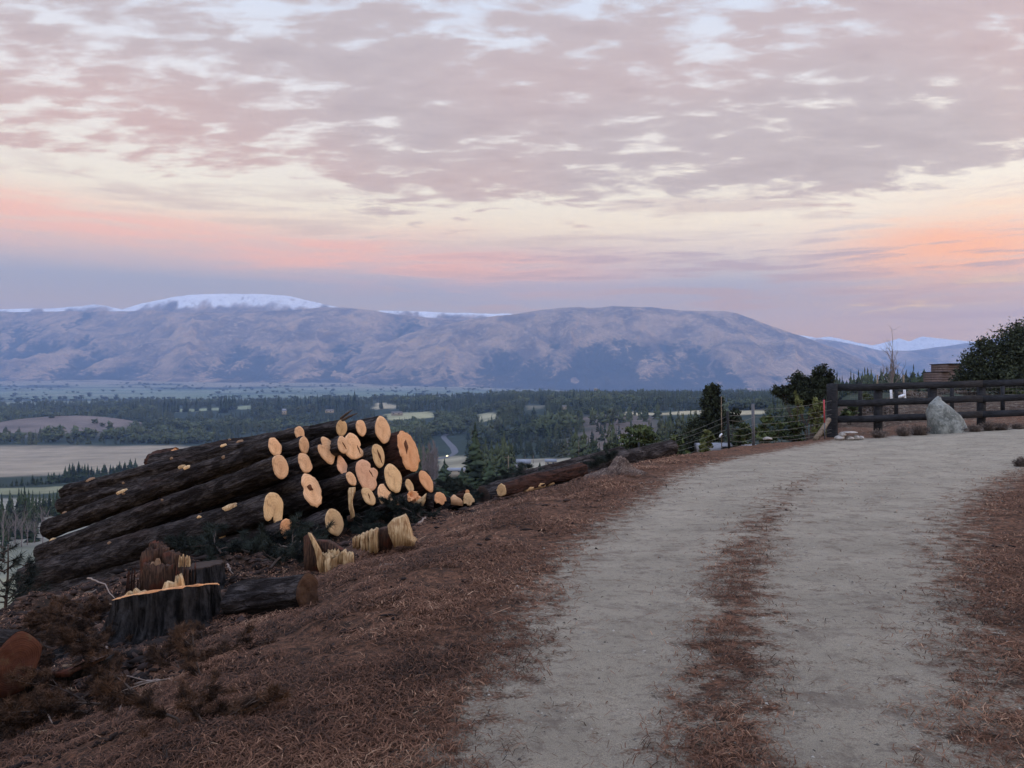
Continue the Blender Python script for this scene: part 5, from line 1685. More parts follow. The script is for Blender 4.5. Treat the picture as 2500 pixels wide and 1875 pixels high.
# ------------------------------------------------------------------ wire fence
def wire_fence():
    root = empty("wire_fence", at(1840, 1089, 18.9)); o = np.array(root.location)
    tag(root, "sagging post and wire fence running left from the big dark strainer post", "fence")
    def wpost(pxb, rb, pxt, rt, d, w_, m, name="post"):
        a = np.array(at(pxb, rb + 12, d)); b_ = np.array(at(pxt, rt, d))
        mb = MB(); mb.tube(np.array([a, (a + b_) / 2, b_]) - o, w_ / 2, 6); return mb.build(name, m, root)
    wpost(1840, 1089, 1838, 986, 18.9, 0.075, M_STEEL); wpost(1781, 1098, 1776, 1004, 17.9, 0.06, M_BLACKPOST)
    wpost(1762, 1085, 1761, 968, 20.2, 0.022, M_OLDWOOD, "stake"); wpost(1560, 1150, 1560, 1080, 19.0, 0.06, M_BLACKPOST)
    pos = [(2030, 21.6, [978, 1000, 1012, 1028, 1048, 1056]), (1840, 18.9, [1000, 1018, 1036, 1055, 1070, 1080]), (1781, 17.9, [1014, 1026, 1046, 1060, 1075, 1086]), (1560, 19.0, [1092, 1102, 1112, 1122, 1132, 1140])]
    for k in range(6):
        mb = MB(); pts = []
        for (p0, d0, r0), (p1, d1, r1) in zip(pos[:-1], pos[1:]):
            a = np.array(at(p0, r0[k], d0)); b_ = np.array(at(p1, r1[k], d1))
            for u in np.linspace(0, 1, 8, endpoint=False):
                pts.append(a + (b_ - a) * u - [0, 0, 0.06 * math.sin(math.pi * u)])
        mb.tube(np.array(pts) - o, 0.0032, 4, False); mb.build("wire", M_WIRE, root)


wire_fence()
root = empty("marker_stake", at(2013, 1072, 21.0)); tag(root, "thin stake with red painted top beside the big strainer post", "stake"); o = np.array(root.location)
mb = MB(); a = np.array(at(2014, 1078, 21.0)); b_ = np.array(at(2013, 1032, 21.0)); c_ = np.array(at(2011.5, 976, 21.0))
mb.tube(np.array([a, b_]) - o, 0.016, 6); mb.build("stake_foot", M_STEEL, root)
mb = MB(); mb.tube(np.array([b_, c_]) - o, 0.022, 8); mb.build("painted_top", M_RED, root)
root = empty("brace_pole", at(2000, 1072, 21.2)); tag(root, "slanting weathered wooden brace pole propped against the strainer post", "pole"); o = np.array(root.location)
mb = MB(); mb.tube(np.array([at(1990, 1074, 20.9), at(2006, 1052, 21.1), at(2024, 1024, 21.5)]) - o, [0.075, 0.07, 0.065], 8); mb.build("pole_shaft", M_OLDWOOD, root)
tr_ = empty("water_trough", at(1768, 1092, 20.6)); tag(tr_, "low pale grey trough behind the short black fence post", "trough"); o = np.array(tr_.location)
M_CONC = material("pale_concrete", lambda t: t.mix(t.noise(ocoord(t), 6, 5), lin(124, 128, 136), lin(150, 154, 160)), 0.9)
mb = MB(); a = np.array(at(1702, 1104, 20.6)); b_ = np.array(at(1838, 1083, 20.6)); w_ = b_[0] - a[0]; hh = b_[2] - a[2]
cx = (a[0] + b_[0]) / 2 - o[0]; cz = (a[2] + b_[2]) / 2 - o[2]
mb.box((cx, -0.28, cz), (w_, 0.06, hh)); mb.box((cx, 0.28, cz), (w_, 0.06, hh)); mb.box((cx - w_ / 2 + 0.03, 0, cz), (0.06, 0.5, hh)); mb.box((cx + w_ / 2 - 0.03, 0, cz), (0.06, 0.5, hh)); mb.box((cx, 0, cz - hh * .3), (w_ - .13, 0.5, hh * 0.3))
mb.build("trough_wall", M_CONC, tr_)
mb = MB(); mb.box((cx + 0.02, -0.36, cz + hh * 0.18), (0.38, 0.09, 0.05)); mb.build("dark_bracket", M_BLACKPOST, tr_)
root = empty("water_pipe", at(1760, 1062, 20.0)); tag(root, "short bent white pipe sticking up beside the thin stake", "pipe"); o = np.array(root.location)
mb = MB(); mb.tube(np.array([at(1757, 1068, 20.0), at(1759, 1062, 20.0), at(1763, 1059, 20.0)]) - o, 0.022, 6); mb.build("pipe_bend", material("white_plastic", lambda t: lin(214, 218, 222), 0.5), root)


# ------------------------------------------------------------------ stones and boulder
def stone_mesh(name, rx, ry, rz, seed, flat=0.25, amp=0.35, n=22):
    th = np.linspace(0, 2 * np.pi, n, endpoint=False); ph = np.linspace(0.02, math.pi - 0.02, n // 2 + 2)
    Pm, Tm = np.meshgrid(ph, th, indexing='ij')
    x = np.sin(Pm) * np.cos(Tm); y = np.sin(Pm) * np.sin(Tm); z = np.cos(Pm)
    rg = np.random.default_rng(seed)
    r = np.ones_like(x)
    for _ in range(9):
        d = rg.normal(size=3); d /= np.linalg.norm(d); lim = rg.uniform(0.62, 0.92)
        dot = x * d[0] + y * d[1] + z * d[2]
        r = np.where(dot * r > lim, lim / np.maximum(dot, 1e-3), r)
    r = r * (1 + amp * 0.25 * (fbm(x * 2 + seed, y * 2 + z * 3, 3, seed) - 0.5))
    V = np.stack([x * r * rx, y * r * ry, np.maximum(z * r, -flat) * rz], -1).reshape(-1, 3)
    return new_mesh(name, V, grid_faces(len(ph), n, True)[:, ::-1], False)


def boulder():
    d = 21.3; base = at(2312, 1045, d)
    zs = np.linspace(0, 1, 26); n = 56; th = np.linspace(0, 2 * np.pi, n, endpoint=False)
    k = d / F
    lft = np.interp(zs, [0, .5, .8, .93, 1.0], [-47, -48, -44, -33, -26]) * k
    rgt = np.interp(zs, [0, .3, .55, .75, .92, 1.0], [50, 38, 26, 4, -16, -20]) * k
    H_ = 90 * k
    V = []
    for q, a, b2 in zip(zs, lft, rgt):
        c = (a + b2) / 2; rx = (b2 - a) / 2
        ry = (0.36 * (1 - q ** 2) + 0.10)
        sq = np.sign(np.cos(th)) * np.abs(np.cos(th)) ** 0.8
        V.append(np.stack([c + rx * sq, ry * np.sign(np.sin(th)) * np.abs(np.sin(th)) ** 0.8 * 0.9, np.full(n, q * H_)], -1))
    V = np.concatenate(V)
    nz = fbm(V[:, 0] * 2.2 + 5, V[:, 2] * 2.2 + V[:, 1] * 2, 4, 9) - 0.5
    V[:, 1] += 0.16 * nz; V[:, 0] += 0.10 * (fbm(V[:, 2] * 3, V[:, 1] * 3 + V[:, 0], 4, 19) - 0.5)
    V[:, 2] += 0.05 * (fbm(V[:, 0] * 4, V[:, 1] * 4, 3, 29) - 0.5)
    V = np.vstack([V, [[(lft[-1] + rgt[-1]) / 2, 0, H_ + 0.05]]])
    j = np.arange(n); j2 = (j + 1) % n
    me = new_mesh("boulder", V, [grid_faces(26, n, True), np.stack([25 * n + j, 25 * n + j2, np.full(n, 26 * n)], -1)], False)
    o = obj("boulder", me, M_BOULDER); o.location = (base.x, base.y, G(base.x, base.y) - 0.04)
    tag(o, "tall pointed pale grey boulder standing in front of the rail fence", "boulder")


boulder()
for i, (px, row, wpx, hpx, lab) in enumerate([(2050, 1066, 26, 12, "long flat slanting pale stone at the foot of the strainer post"), (2058, 1054, 20, 12, "pale stone lying on the slanting flat stone by the strainer post"),
                                              (2074, 1060, 22, 11, "rounded white stone in the middle of the stones by the strainer post"), (2090, 1054, 16, 14, "square buff stone behind the rounded white stone"),
                                              (2102, 1058, 11, 9, "smallest stone at the right of the stones by the strainer post"), (2072, 1047, 44, 5, "thin flat slab on top of the stones by the strainer post"),
                                              (2325, 1042, 14, 8, "small pale stone lying at the foot of the boulder"), (2230, 1031, 16, 5, "flat pale stone under the bottom rail left of the boulder"), (2395, 1036, 16, 7, "flat pale stone right of the boulder among dry tufts"), (2415, 1041, 18, 4, "thin pale stone at the gravel edge right of the boulder"),
                                              (1874, 1072, 22, 9, "pale rounded stone behind the wire fence")]):
    d = 20.6 if px < 2200 else 21.6
    if px < 1900: d = 19.6
    p = at(px, row, d)
    o = obj("stone", stone_mesh("stone", wpx / 2 * d / F, 0.14, hpx / 2 * d / F * 1.3, 500 + i), M_STONE)
    if i < 10: p.z = G(p.x, p.y) + (0.06 if i < 6 else 0.02) + {1: 0.10, 5: 0.16}.get(i, 0)
    o.location = p; tag(o, lab, "stone", "pale stones along the fence")

# dry tufts at the foot of the rail fence
def tuft(px, row, wpx, hpx, label, seed, d=21.0, mat=None, n=260):
    rg = np.random.default_rng(seed)
    p = at(px, row, 20.9 if px < 2490 else 14.0); p.y += 0.178 * (p.x - 10.5) * 0.6 if px < 2490 else 0; d = p.y; p.x = (px - 1250) / F * d; p.z = G(p.x, p.y); root = empty("dry_tuft", p); tag(root, label, "shrub", "dry tufts at the foot of the rail fence")
    mb = MB(); r = wpx / 2 * d / F; h = hpx * d / F
    for i in range(n):
        a = rg.uniform(0, 6.28); q = rg.uniform(0.05, 1) ** 0.6
        b0 = np.array([math.cos(a) * r * 0.3 * q, math.sin(a) * r * 0.3 * q, -0.05])
        t_ = np.array([math.cos(a) * r * q * 1.1, math.sin(a) * r * q * 1.1, h * rg.uniform(0.5, 1.1) * (1.1 - 0.5 * q)])
        m_ = (b0 + t_) / 2 + np.array([0, 0, 0.15 * h]) + rg.normal(0, 0.02, 3)
        mb.tube(np.array([b0, m_, t_ + rg.normal(0, 0.02, 3)]), [0.005, 0.004, 0.002], 3, False)
        if i % 3 == 0:
            mb.cards((m_ * 0.4 + t_ * 0.6)[None] + rg.normal(0, 0.03, (3, 3)), 0.02, 0, 1.6, rg)
    mb.build("twigs", mat or M_DRY, root)


for i, (px, row, wp, hp, lab) in enumerate([(2146, 1052, 44, 24, "dry grey tuft below the second fence post from the strainer"), (2205, 1047, 40, 30, "dense dry tuft between the second post and the boulder"), (2245, 1052, 56, 32, "wide dry tuft left against the boulder"),
                                           (2345, 1046, 40, 20, "dry tuft right against the foot of the boulder"), (2378, 1036, 40, 22, "dry tuft under the bottom rail right of the boulder"), (2413, 1040, 40, 28, "dark round dry tuft at the gravel edge right of the boulder"),
                                           (2442, 1034, 44, 22, "pale dry tuft second from the right end of the fence"), (2486, 1026, 36, 16, "rightmost dry tuft by the fence")]):
    tuft(px, row, wp, hp, lab, 900 + i, 20.8)

# things in the garden behind the fence
M_WHITE = material("white_paint", lambda t: t.mix(t.noise(ocoord(t), 8, 3), lin(176, 180, 184), lin(212, 214, 214)), 0.6)
root = empty("garden_frame", at(2175, 975, 34)); tag(root, "white timber garden frame with slanting brace behind the rail fence", "garden frame"); o = np.array(root.location)
for px in (2145, 2175, 2208):
    mb = MB(); a = np.array(at(px + 3, 1000, 34)); b_ = np.array(at(px, 951, 34)); mb.tube(np.array([a, b_]) - o, 0.055, 4); mb.build("frame_post", M_WHITE, root)
mb = MB(); mb.tube(np.array([at(2189, 972, 34), at(2210, 964, 34)]) - o, 0.07, 4); mb.build("brace", M_WHITE, root)
bk = empty("bucket", at(2172, 1014, 31)); tag(bk, "pale bucket with green lid on the ground behind the rail fence", "bucket")
mb = MB(); mb.tube(np.array([[-0.1, 0, 0], [-0.08, 0, 0.12], [-0.06, 0, 0.18]]), [0.16, 0.19, 0.2], 14); mb.build("body", M_WHITE, bk)
mb = MB(); mb.tube(np.array([[0.10, 0, -0.02], [0.14, 0, 0.1], [0.12, 0, 0.18]]), [0.08, 0.1, 0.07], 10); mb.build("lid", material("green_plastic", lambda t: lin(64, 176, 140), 0.5), bk)
for px, lab in ((2142, "left thin grey post rising above the top rail near the bare tree"), (2206, "right thin grey post rising above the top rail near the bare tree")):
    p = ground_at(px, 48); root = empty("thin_post", p); tag(root, lab, "post"); zt = E - (915 - 937.5) / F * 48 - p.z
    mb = MB(); mb.tube(np.array([[0, 0, -0.2], [0, 0, zt]]), 0.05, 6); mb.build("post_shaft", M_OLDWOOD, root)
sh(2130, 1000, 962, 60, 40.0, M_SHRUB, "grey green garden shrub seen between the first rails of the fence", 41, 1600, 0.06)
sh(2240, 990, 958, 110, 42.0, M_DRY, "wide grey garden shrub seen behind the boulder", 42, 2600, 0.06)
sh(2370, 985, 955, 90, 42.0, M_DRY, "grey twiggy garden shrub seen between the rails right of the boulder", 43, 2200, 0.06)
sh(2300, 978, 952, 90, 50.0, M_DRY, "low grey garden shrub behind the tip of the boulder", 44, 2000, 0.06)
sh(2478, 985, 950, 60, 36.0, M_SHRUB, "green garden shrub at the right end of the fence", 45, 1800, 0.06)
sh(2120, 1012, 985, 90, 30.0, M_DRY, "low grey brush behind the middle rail near the strainer post", 46, 1800, 0.05)

# stepped wooden shed wall beside the big evergreen
sb = ground_at(2330, 56); root = empty("wooden_shed", sb); tag(root, "brown weatherboard shed with stepped roofline beside the big evergreen", "shed"); o = np.array(sb)
M_BOARD = material("brown_weatherboard", board_nodes(lin(78, 68, 64), lin(114, 98, 92)), 0.9)
k56 = 56 / F
def wall_block(px0, px1, r0, r1, depth, yoff):
    mb = MB(); x0 = (px0 - 1250) * k56 - o[0]; x1 = (px1 - 1250) * k56 - o[0]
    z0 = (E - (r1 - 937.5) * k56) - o[2]; z1 = (E - (r0 - 937.5) * k56) - o[2]
    z = z0
    while z < z1 - 0.02:
        zz = min(z + 0.17, z1)
        mb.add(np.array([[x0, yoff - 0.03, z], [x1, yoff - 0.03, z], [x1, yoff, zz], [x0, yoff, zz], [x0, yoff + depth, z], [x1, yoff + depth, z], [x1, yoff + depth, zz], [x0, yoff + depth, zz]]),
               np.array([[0, 1, 2, 3], [5, 4, 7, 6], [1, 5, 6, 2], [4, 0, 3, 7], [3, 2, 6, 7], [1, 0, 4, 5]]))
        z = zz
    return mb
wall_block(2299, 2350, 909, 945, 2.5, 0.0).build("wall", M_BOARD, root)
wall_block(2317, 2352, 889, 908.6, 2.3, 0.1).build("upper_wall", M_BOARD, root)
mb = MB(); mb.box(((2335 - 1250) * k56 - o[0], 1.2, (E - (888 - 937.5) * k56) - o[2]), (1.15, 2.7, 0.05)); mb.box(((2308 - 1250) * k56 - o[0], 1.2, (E - (908 - 937.5) * k56) - o[2]), (0.6, 2.7, 0.05)); mb.build("roof", M_RAIL, root)


# ------------------------------------------------------------------ valley: houses, poles, road, car
M_ROOFP = material("pale_roof", lambda t: lin(122, 128, 136), 0.6)
M_ROOFD = material("grey_roof", lambda t: lin(108, 106, 104), 0.6)
M_WALLP = material("pale_house_wall", lambda t: lin(146, 138, 122), 0.8)
M_PANE = material("dark_pane", lambda t: lin(44, 50, 58), 0.2, 0.5)
def house(px, row, d, wpx, hpx, label, roof, depth=8.0, rz=0.0):
    p = at(px, row, d); root = empty("house", p, rz); tag(root, label, "house")
    w_ = wpx * d / F; h = hpx * d / F * 0.55; rh = hpx * d / F * 0.45
    mb = MB(); mb.box((0, depth / 2, h / 2 - 1), (w_, depth, h + 2)); wl = mb.build("wall", M_WALLP, root)
    mb = MB(); a = w_ / 2 + 0.4
    V = np.array([[-a, -0.4, h + .01], [a, -0.4, h + .01], [a, depth + .4, h + .01], [-a, depth + .4, h + .01], [-a, depth / 2, h + rh], [a, depth / 2, h + rh]])
    mb.add(V, [np.array([[0, 1, 5, 4], [2, 3, 4, 5], [3, 2, 1, 0]]), np.array([[0, 4, 3], [1, 2, 5]])]); mb.build("roof", roof, root)
    for u in (-0.28, 0.22):
        mb = MB(); mb.box((u * w_, -0.02, h * 0.5), (w_ * 0.16, 0.06, h * 0.45)); mb.build("window", M_PANE, root)
    return root


house(1278, 1143, 430, 34, 20, "pale house among small conifers just beyond the crest", M_ROOFP)
house(1262, 1151, 400, 14, 16, "small pale outbuilding left of the pale house beyond the crest", M_ROOFD, 5)
house(1345, 1134, 470, 26, 12, "long pale farm building right of the pale house", M_ROOFP)
house(1112, 1154, 330, 40, 9, "long white-roofed shed beyond the poplars", M_ROOFP, 10)
house(692, 1010, 1500, 8, 12, "tiny white house in the dark forest above the log pile", M_ROOFP, 10)
house(803, 1006, 1500, 18, 6, "long grey-roofed building in the forest above the pile's heart-shaped end", M_ROOFD, 12)
house(968, 1012, 1500, 26, 7, "long grey farm building at the edge of the pale paddock", M_ROOFD, 12)
house(1378, 997, 1300, 10, 7, "tiny hillside house with a lit window on the wooded slope", M_ROOFD, 10)
house(1455, 952, 2000, 8, 5, "tiny building among skyline trees in the centre", M_ROOFP, 14)
def pole(px, r0, r1, d, label, arm=True):
    p = at(px, r0, d); root = empty("utility_pole", p); tag(root, label, "pole"); h = (r0 - r1) * d / F
    mb = MB(); mb.tube(np.array([[0, 0, -1.5], [0, 0, h]]), [0.16, 0.11], 6); mb.build("pole_shaft", M_OLDWOOD, root)
    if arm:
        mb = MB(); mb.box((0, 0, h - 0.5), (1.8, 0.12, 0.14)); mb.build("crossarm", M_OLDWOOD, root)
pole(1282, 1130, 1112, 460, "utility pole directly above the pale house", False)
pole(1302, 1126, 1111, 480, "utility pole right of the pale house roof", False)
pole(1195, 1150, 1120, 300, "utility pole left of the pale houses by the largest conifer")
pole(1241, 1160, 1112, 210, "tall utility pole with crossarm left of the pale house")
pole(1413, 1114, 1075, 400, "tall pale trunk-like pole on the wooded slope", False)

pts = [(1062, 1122), (1085, 1118), (1102, 1112), (1112, 1106), (1108, 1096), (1098, 1084), (1086, 1072), (1082, 1066), (1092, 1060), (1104, 1057)]
RP = []
for p_ in pts:
    q = hit(p_[0], p_[1], 300)
    RP.append(q)
RPn = np.array(RP); u_ = np.linspace(0, len(RPn) - 1, 80)
cx_ = np.stack([np.interp(u_, np.arange(len(RPn)), RPn[:, k]) for k in range(2)], 1)
for _ in range(8):
    cx_[1:-1] = (cx_[:-2] + 2 * cx_[1:-1] + cx_[2:]) / 4
tg = np.gradient(cx_, axis=0); tg /= np.linalg.norm(tg, axis=1)[:, None]; nm_ = np.stack([-tg[:, 1], tg[:, 0]], 1)
rows_ = []
for o_ in (-4.4, -2.2, 0, 2.2, 4.4):
    xy = cx_ + nm_ * o_; rows_.append(np.stack([xy[:, 0], xy[:, 1], H(xy[:, 0], xy[:, 1]) + 0.35], -1))
M_ASPH = material("valley_asphalt", lambda t: t.mix(t.noise(gpos(t), 0.2, 4), lin(72, 76, 82), lin(96, 98, 102)), 0.8)
tag(obj("road", new_mesh("road", np.stack(rows_, 1).reshape(-1, 3), grid_faces(80, 5), True), M_ASPH), kind='structure')
cp = hit(1091, 1115, 300); cp.z += 0.4
car = empty("car", cp, R(10)); tag(car, "distant car with lit headlights coming along the valley road", "car")
M_CARP = material("dark_car_paint", lambda t: lin(60, 64, 72), 0.4, 0.5)
mb = MB()
V = np.array([[x, y, z] for (y, z) in ((-2.2, .35), (-2.2, .85), (-1.2, 1.0), (-0.4, 1.5), (1.2, 1.5), (2.1, 1.0), (2.2, .35)) for x in (-0.9, 0.9)])
mb.add(V, np.array([[2 * i, 2 * i + 1, 2 * i + 3, 2 * i + 2] for i in range(6)] + [[0, 12, 13, 1]])); mb.add(V[::2], np.array([[0, 1, 2], [0, 2, 5], [0, 5, 6], [2, 3, 4], [2, 4, 5]])); mb.add(V[1::2], np.array([[0, 2, 1], [0, 5, 2], [0, 6, 5], [2, 4, 3], [2, 5, 4]]))
mb.build("body", M_CARP, car)
ml = bpy.data.materials.new("headlamp_glow"); ml.use_nodes = True; nt = NT(ml.node_tree)
em = nt.n('ShaderNodeEmission', {0: (1.0, 0.85, 0.5, 1), 1: 14.0}); nt.n('ShaderNodeOutputMaterial', {0: em.outputs[0]})
for sx in (-0.72, 0.72):
    mb = MB(); mb.tube(np.array([[sx, -2.3, 0.75], [sx, -2.2, 0.75]]), 0.32, 10); mb.build("headlight", ml, car)
for sx in (-0.85, 0.85):
    for sy in (-1.4, 1.4):
        mb = MB(); mb.tube(np.array([[sx - 0.1, sy, 0.33], [sx + 0.1, sy, 0.33]]), 0.33, 10); mb.build("wheel", M_BLACKPOST, car)


# ------------------------------------------------------------------ slash: cut pine branches, sticks, bark
def slash_proto(seed, L=1.0, mat=None):
    rg = np.random.default_rng(seed)
    tw = MB(); nd = MB()
    def needles(p, d, n, ln0):
        dd = rg.normal(size=(n, 3)) + d * 1.1; dd /= np.linalg.norm(dd, axis=1)[:, None]
        s = np.cross(dd, rg.normal(size=(n, 3))); s /= np.linalg.norm(s, axis=1)[:, None]
        ln_ = rg.uniform(0.6, 1.2, (n, 1)) * ln0
        pp = p + rg.normal(0, 0.018, (n, 3))
        V = np.stack([pp - s * 0.0045, pp + s * 0.0045, pp + dd * ln_], 1).reshape(-1, 3)
        nd.add(V, np.arange(3 * n).reshape(-1, 3))
    def br(p, d, ln, r, depth):
        pts = [p]
        for i in range(5):
            d = d + rg.normal(0, 0.16, 3); d[2] *= 0.8; d /= np.linalg.norm(d); pts.append(pts[-1] + d * ln / 5)
        tw.tube(np.array(pts), np.linspace(r, r * 0.35, 6), 5, False)
        for q in pts[2:]:
            needles(q, d, 30 if depth else 44, 0.10)
        if depth:
            for i in range(4):
                q = pts[1 + i]; a = d + rg.normal(0, 0.7, 3); a[2] = abs(a[2]) * 0.6; a /= np.linalg.norm(a); br(q, a, ln * rg.uniform(0.35, 0.6), r * 0.55, depth - 1)
    br(np.zeros(3), np.array([1.0, 0, 0.25]), L, 0.02, 2)
    root = empty("pine_branch")
    tw.build("stem", M_TRUNK, root); nd.build("needles", mat or M_SLASH, root)
    return root


M_DEAD = leaf_mat('dead_brown_needles', lin(44, 34, 28), lin(92, 70, 54))
protos = [slash_proto(40 + k) for k in range(5)] + [slash_proto(70 + k, 1.0, M_DEAD) for k in range(5)]
used_p = [False] * 10
random.seed(21)
SL = []
def slash(px, row, scale, label, group, lift=0.03, rot=None):
    h_ = hit(px, row)
    if h_ is None: return
    k = random.randrange(5) + (5 if ('lower left' in group and random.random() < 1.1) else 0)
    if not used_p[k]:
        r_ = protos[k]; used_p[k] = True
    else:
        r_ = copy_tree(protos[k])
    r_.location = (h_.x, h_.y, h_.z + lift); r_.rotation_euler = (random.uniform(-0.3, 0.3), random.uniform(-0.35, 0.1), random.uniform(0, 6.28) if rot is None else rot)
    r_.scale = (scale,) * 3
    tag(r_, label, "branch", group)


g1 = "cut green pine branches heaped under the pile's right end"
for px, row in [(880, 1285), (905, 1282), (930, 1285), (955, 1280), (985, 1280), (1010, 1275), (890, 1300), (930, 1302), (960, 1294), (1030, 1275), (870, 1308), (1000, 1292), (915, 1292), (1045, 1276)]:
    slash(px, row, random.uniform(0.36, 0.6), "dark green cut pine branch heaped below the pile's right-hand log ends", g1)
g2 = "cut green pine branches between the pile and the near stump"
for px, row in [(560, 1350), (590, 1340), (620, 1345), (600, 1370), (640, 1375), (700, 1360), (570, 1385), (660, 1395), (720, 1375), (610, 1355), (635, 1352)]:
    slash(px, row, random.uniform(0.5, 0.85), "dark green cut pine branch lying between the log pile and the fallen butt log", g2)
g3 = "slash branches strewn on the dark slope at lower left"
for i in range(46):
    slash(random.uniform(10, 560), random.uniform(1560, 1800), random.uniform(0.22, 0.5), "dark broken pine branch strewn over the dark slope at lower left", g3, 0.0)
for px, row in [(170, 1500), (220, 1510), (130, 1530), (250, 1530), (190, 1550), (100, 1560), (60, 1540), (240, 1490)]:
    slash(px, row, random.uniform(0.3, 0.5), "dark broken pine branch strewn over the dark slope at lower left", g3, 0.0)
g4 = "slash branches along the dark crest right of the pile"
for i in range(26):
    px = 1060 + i * 20 + random.uniform(-8, 8)
    row = np.interp(px, [1060, 1200, 1340, 1480, 1600, 1640], [1232, 1212, 1180, 1145, 1128, 1118]) + random.uniform(-14, 6)
    slash(px, row, random.uniform(0.5, 0.85), "dark pine branch in the slash heaped along the crest trunks", g4, 0.05)
for i in range(18):
    px = 1440 + i * 11; row = np.interp(px, [1440, 1640], [1150, 1118]) + random.uniform(-22, 0)
    slash(px, row, random.uniform(0.6, 0.95), "dark pine branch in the slash heaped along the crest trunks", g4, 0.15)
for k in range(5):
    if not used_p[k]:
        slash(600 + 10 * k, 1360, 0.6, "dark green cut pine branch lying between the log pile and the fallen butt log", g2)

M_STICK = material("grey_dead_wood", lambda t: t.mix(t.noise(ocoord(t), 20, 4), lin(104, 92, 84), lin(158, 144, 132)), 0.9)


def stick(pts, r, label, mat=None, side=()):
    """pts: (px,row,height above ground)"""
    W_ = []
    for (px, row, hgt) in pts:
        h_ = hit(px, row)
        W_.append(np.array([h_.x, h_.y, h_.z + hgt]))
    root = empty("stick", W_[0]); tag(root, label, "stick", None); o = np.array(root.location)
    P_ = np.array(W_); u = np.linspace(0, len(P_) - 1, 4 * len(P_))
    Q_ = np.stack([np.interp(u, np.arange(len(P_)), P_[:, k]) for k in range(3)], 1)
    Q_[1:-1] += np.random.default_rng(int(pts[0][0])).normal(0, r * 0.6, Q_[1:-1].shape)
    mb = MB(); mb.tube(Q_ - o, np.linspace(r, r * 0.35, len(Q_)), 6); mb.build("shaft", mat or M_STICK, root, True)
    for (i, dx, dy, dz) in side:
        mb = MB(); p = Q_[i] - o; mb.tube(np.array([p, p + np.array([dx, dy, dz]) * 0.5 + [0, 0, 0.01], p + np.array([dx, dy, dz])]), [r * 0.5, r * 0.4, r * 0.2], 5); mb.build("twig", mat or M_STICK, root, True)
    return root


stick([(330, 1692, 0.05), (385, 1684, 0.06), (480, 1690, 0.05)], 0.010, "grey forked dead branch lying on the needle slope at lower left", None, [(3, -0.25, 0.05, 0.02), (5, 0.12, -0.2, 0.0), (7, -0.2, -0.2, 0.0)])
stick([(214, 1462, 0.22), (250, 1478, 0.22), (292, 1502, 0.1)], 0.010, "pale bare stick poking out left of the near stump", M_STICK)
stick([(235, 1470, 0.12), (205, 1476, 0.12)], 0.008, "short grey stick left of the pale bare stick", M_STICK)
stick([(245, 1612, 0.1), (262, 1625, 0.12), (278, 1660, 0.02)], 0.014, "bent grey stick standing right of the red-brown near log", None)
stick([(90, 1735, 0.12), (110, 1712, 0.12), (128, 1690, 0.08)], 0.008, "thin leaning twig below the red-brown near log", None)
stick([(90, 1736, 0.1), (128, 1775, 0.02)], 0.009, "dark grey twig forming a fork below the red-brown near log", None)
stick([(283, 1765, 0.02), (310, 1735, 0.1)], 0.006, "pale short twig on the reddish slope at the bottom left", None)
stick([(555, 1400, 0.1), (570, 1420, 0.08)], 0.012, "short pale stick behind the fallen butt log", M_STICK)
stick([(430, 1560, 0.02), (436, 1600, 0.02)], 0.007, "pale upright twig in the needles below the near stump", None)
stick([(655, 1345, 0.1), (690, 1352, 0.1), (735, 1355, 0.05)], 0.009, "long thin grey stick crossing the slash left of the broken stump", None)
stick([(720, 1365, 0.05), (745, 1330, 0.25)], 0.012, "pale stick leaning against the left side of the broken stump", M_STICK)
stick([(1070, 1282, 0.03), (1095, 1295, 0.02), (1120, 1308, 0.02)], 0.010, "dark stick on the bare slope right of the wood chunk", M_TRUNK)
stick([(1025, 1290, 0.06), (1040, 1278, 0.09)], 0.022, "short pale-ended grey branch stub right of the wood chunk", M_STICK)
stick([(930, 1390, 0.03), (965, 1385, 0.03)], 0.022, "short pale-tipped grey stub lying below the wood chunk", M_STICK)
stick([(1560, 1185, 0.02), (1600, 1180, 0.02)], 0.012, "thin pale stick on the needle bank below the gravel mound", M_STICK)
stick([(1180, 1198, 0.15), (1205, 1186, 0.25)], 0.010, "pale broken stick poking up behind the red-barked berm log", M_STICK)
stick([(830, 1030, 0.0), (840, 1020, 0.0)], 0.005, "tiny twig in the valley grass", M_STICK) if False else None
# loose branches on top of the pile
for (a, b_, c_, lab) in (((832, 1022, 11.4), (846, 1010, 11.3), (860, 1001, 11.2), "upper dark branch sticking up from the top of the pile"), ((836, 1026, 11.35), (854, 1016, 11.2), (872, 1009, 11.1), "lower dark branch sticking up from the top of the pile")):
    root = empty("stick", at(*a)); tag(root, lab, "stick"); o = np.array(root.location)
    mb = MB(); mb.tube(np.array([at(*a), at(*b_), at(*c_)]) - o, [0.02, 0.018, 0.006], 6); mb.build("shaft", M_TRUNK, root, True)

# plank of torn wood beside the red-brown near log
root = empty("torn_plank", at(120, 1640, 4.9)); tag(root, "torn strip of bark and yellow wood lying right of the red-brown near log", "wood strip"); o = np.array(root.location)
mb = MB(); slab(mb, [p - o for p in rel([(10, 1688), (80, 1655), (160, 1645), (225, 1625), (262, 1612), (240, 1640), (150, 1668), (60, 1695)], 4.75)], 0.1, UN, rg, 0.015); mb.build("bark", M_STUMPBARK, root)
mb = MB(); slab(mb, [p - o for p in rel([(75, 1657), (160, 1643), (215, 1612), (258, 1606), (225, 1628), (160, 1652)], 4.72)], 0.04, UN, rg, 0.015); mb.build("yellow_wood", M_TORN, root)

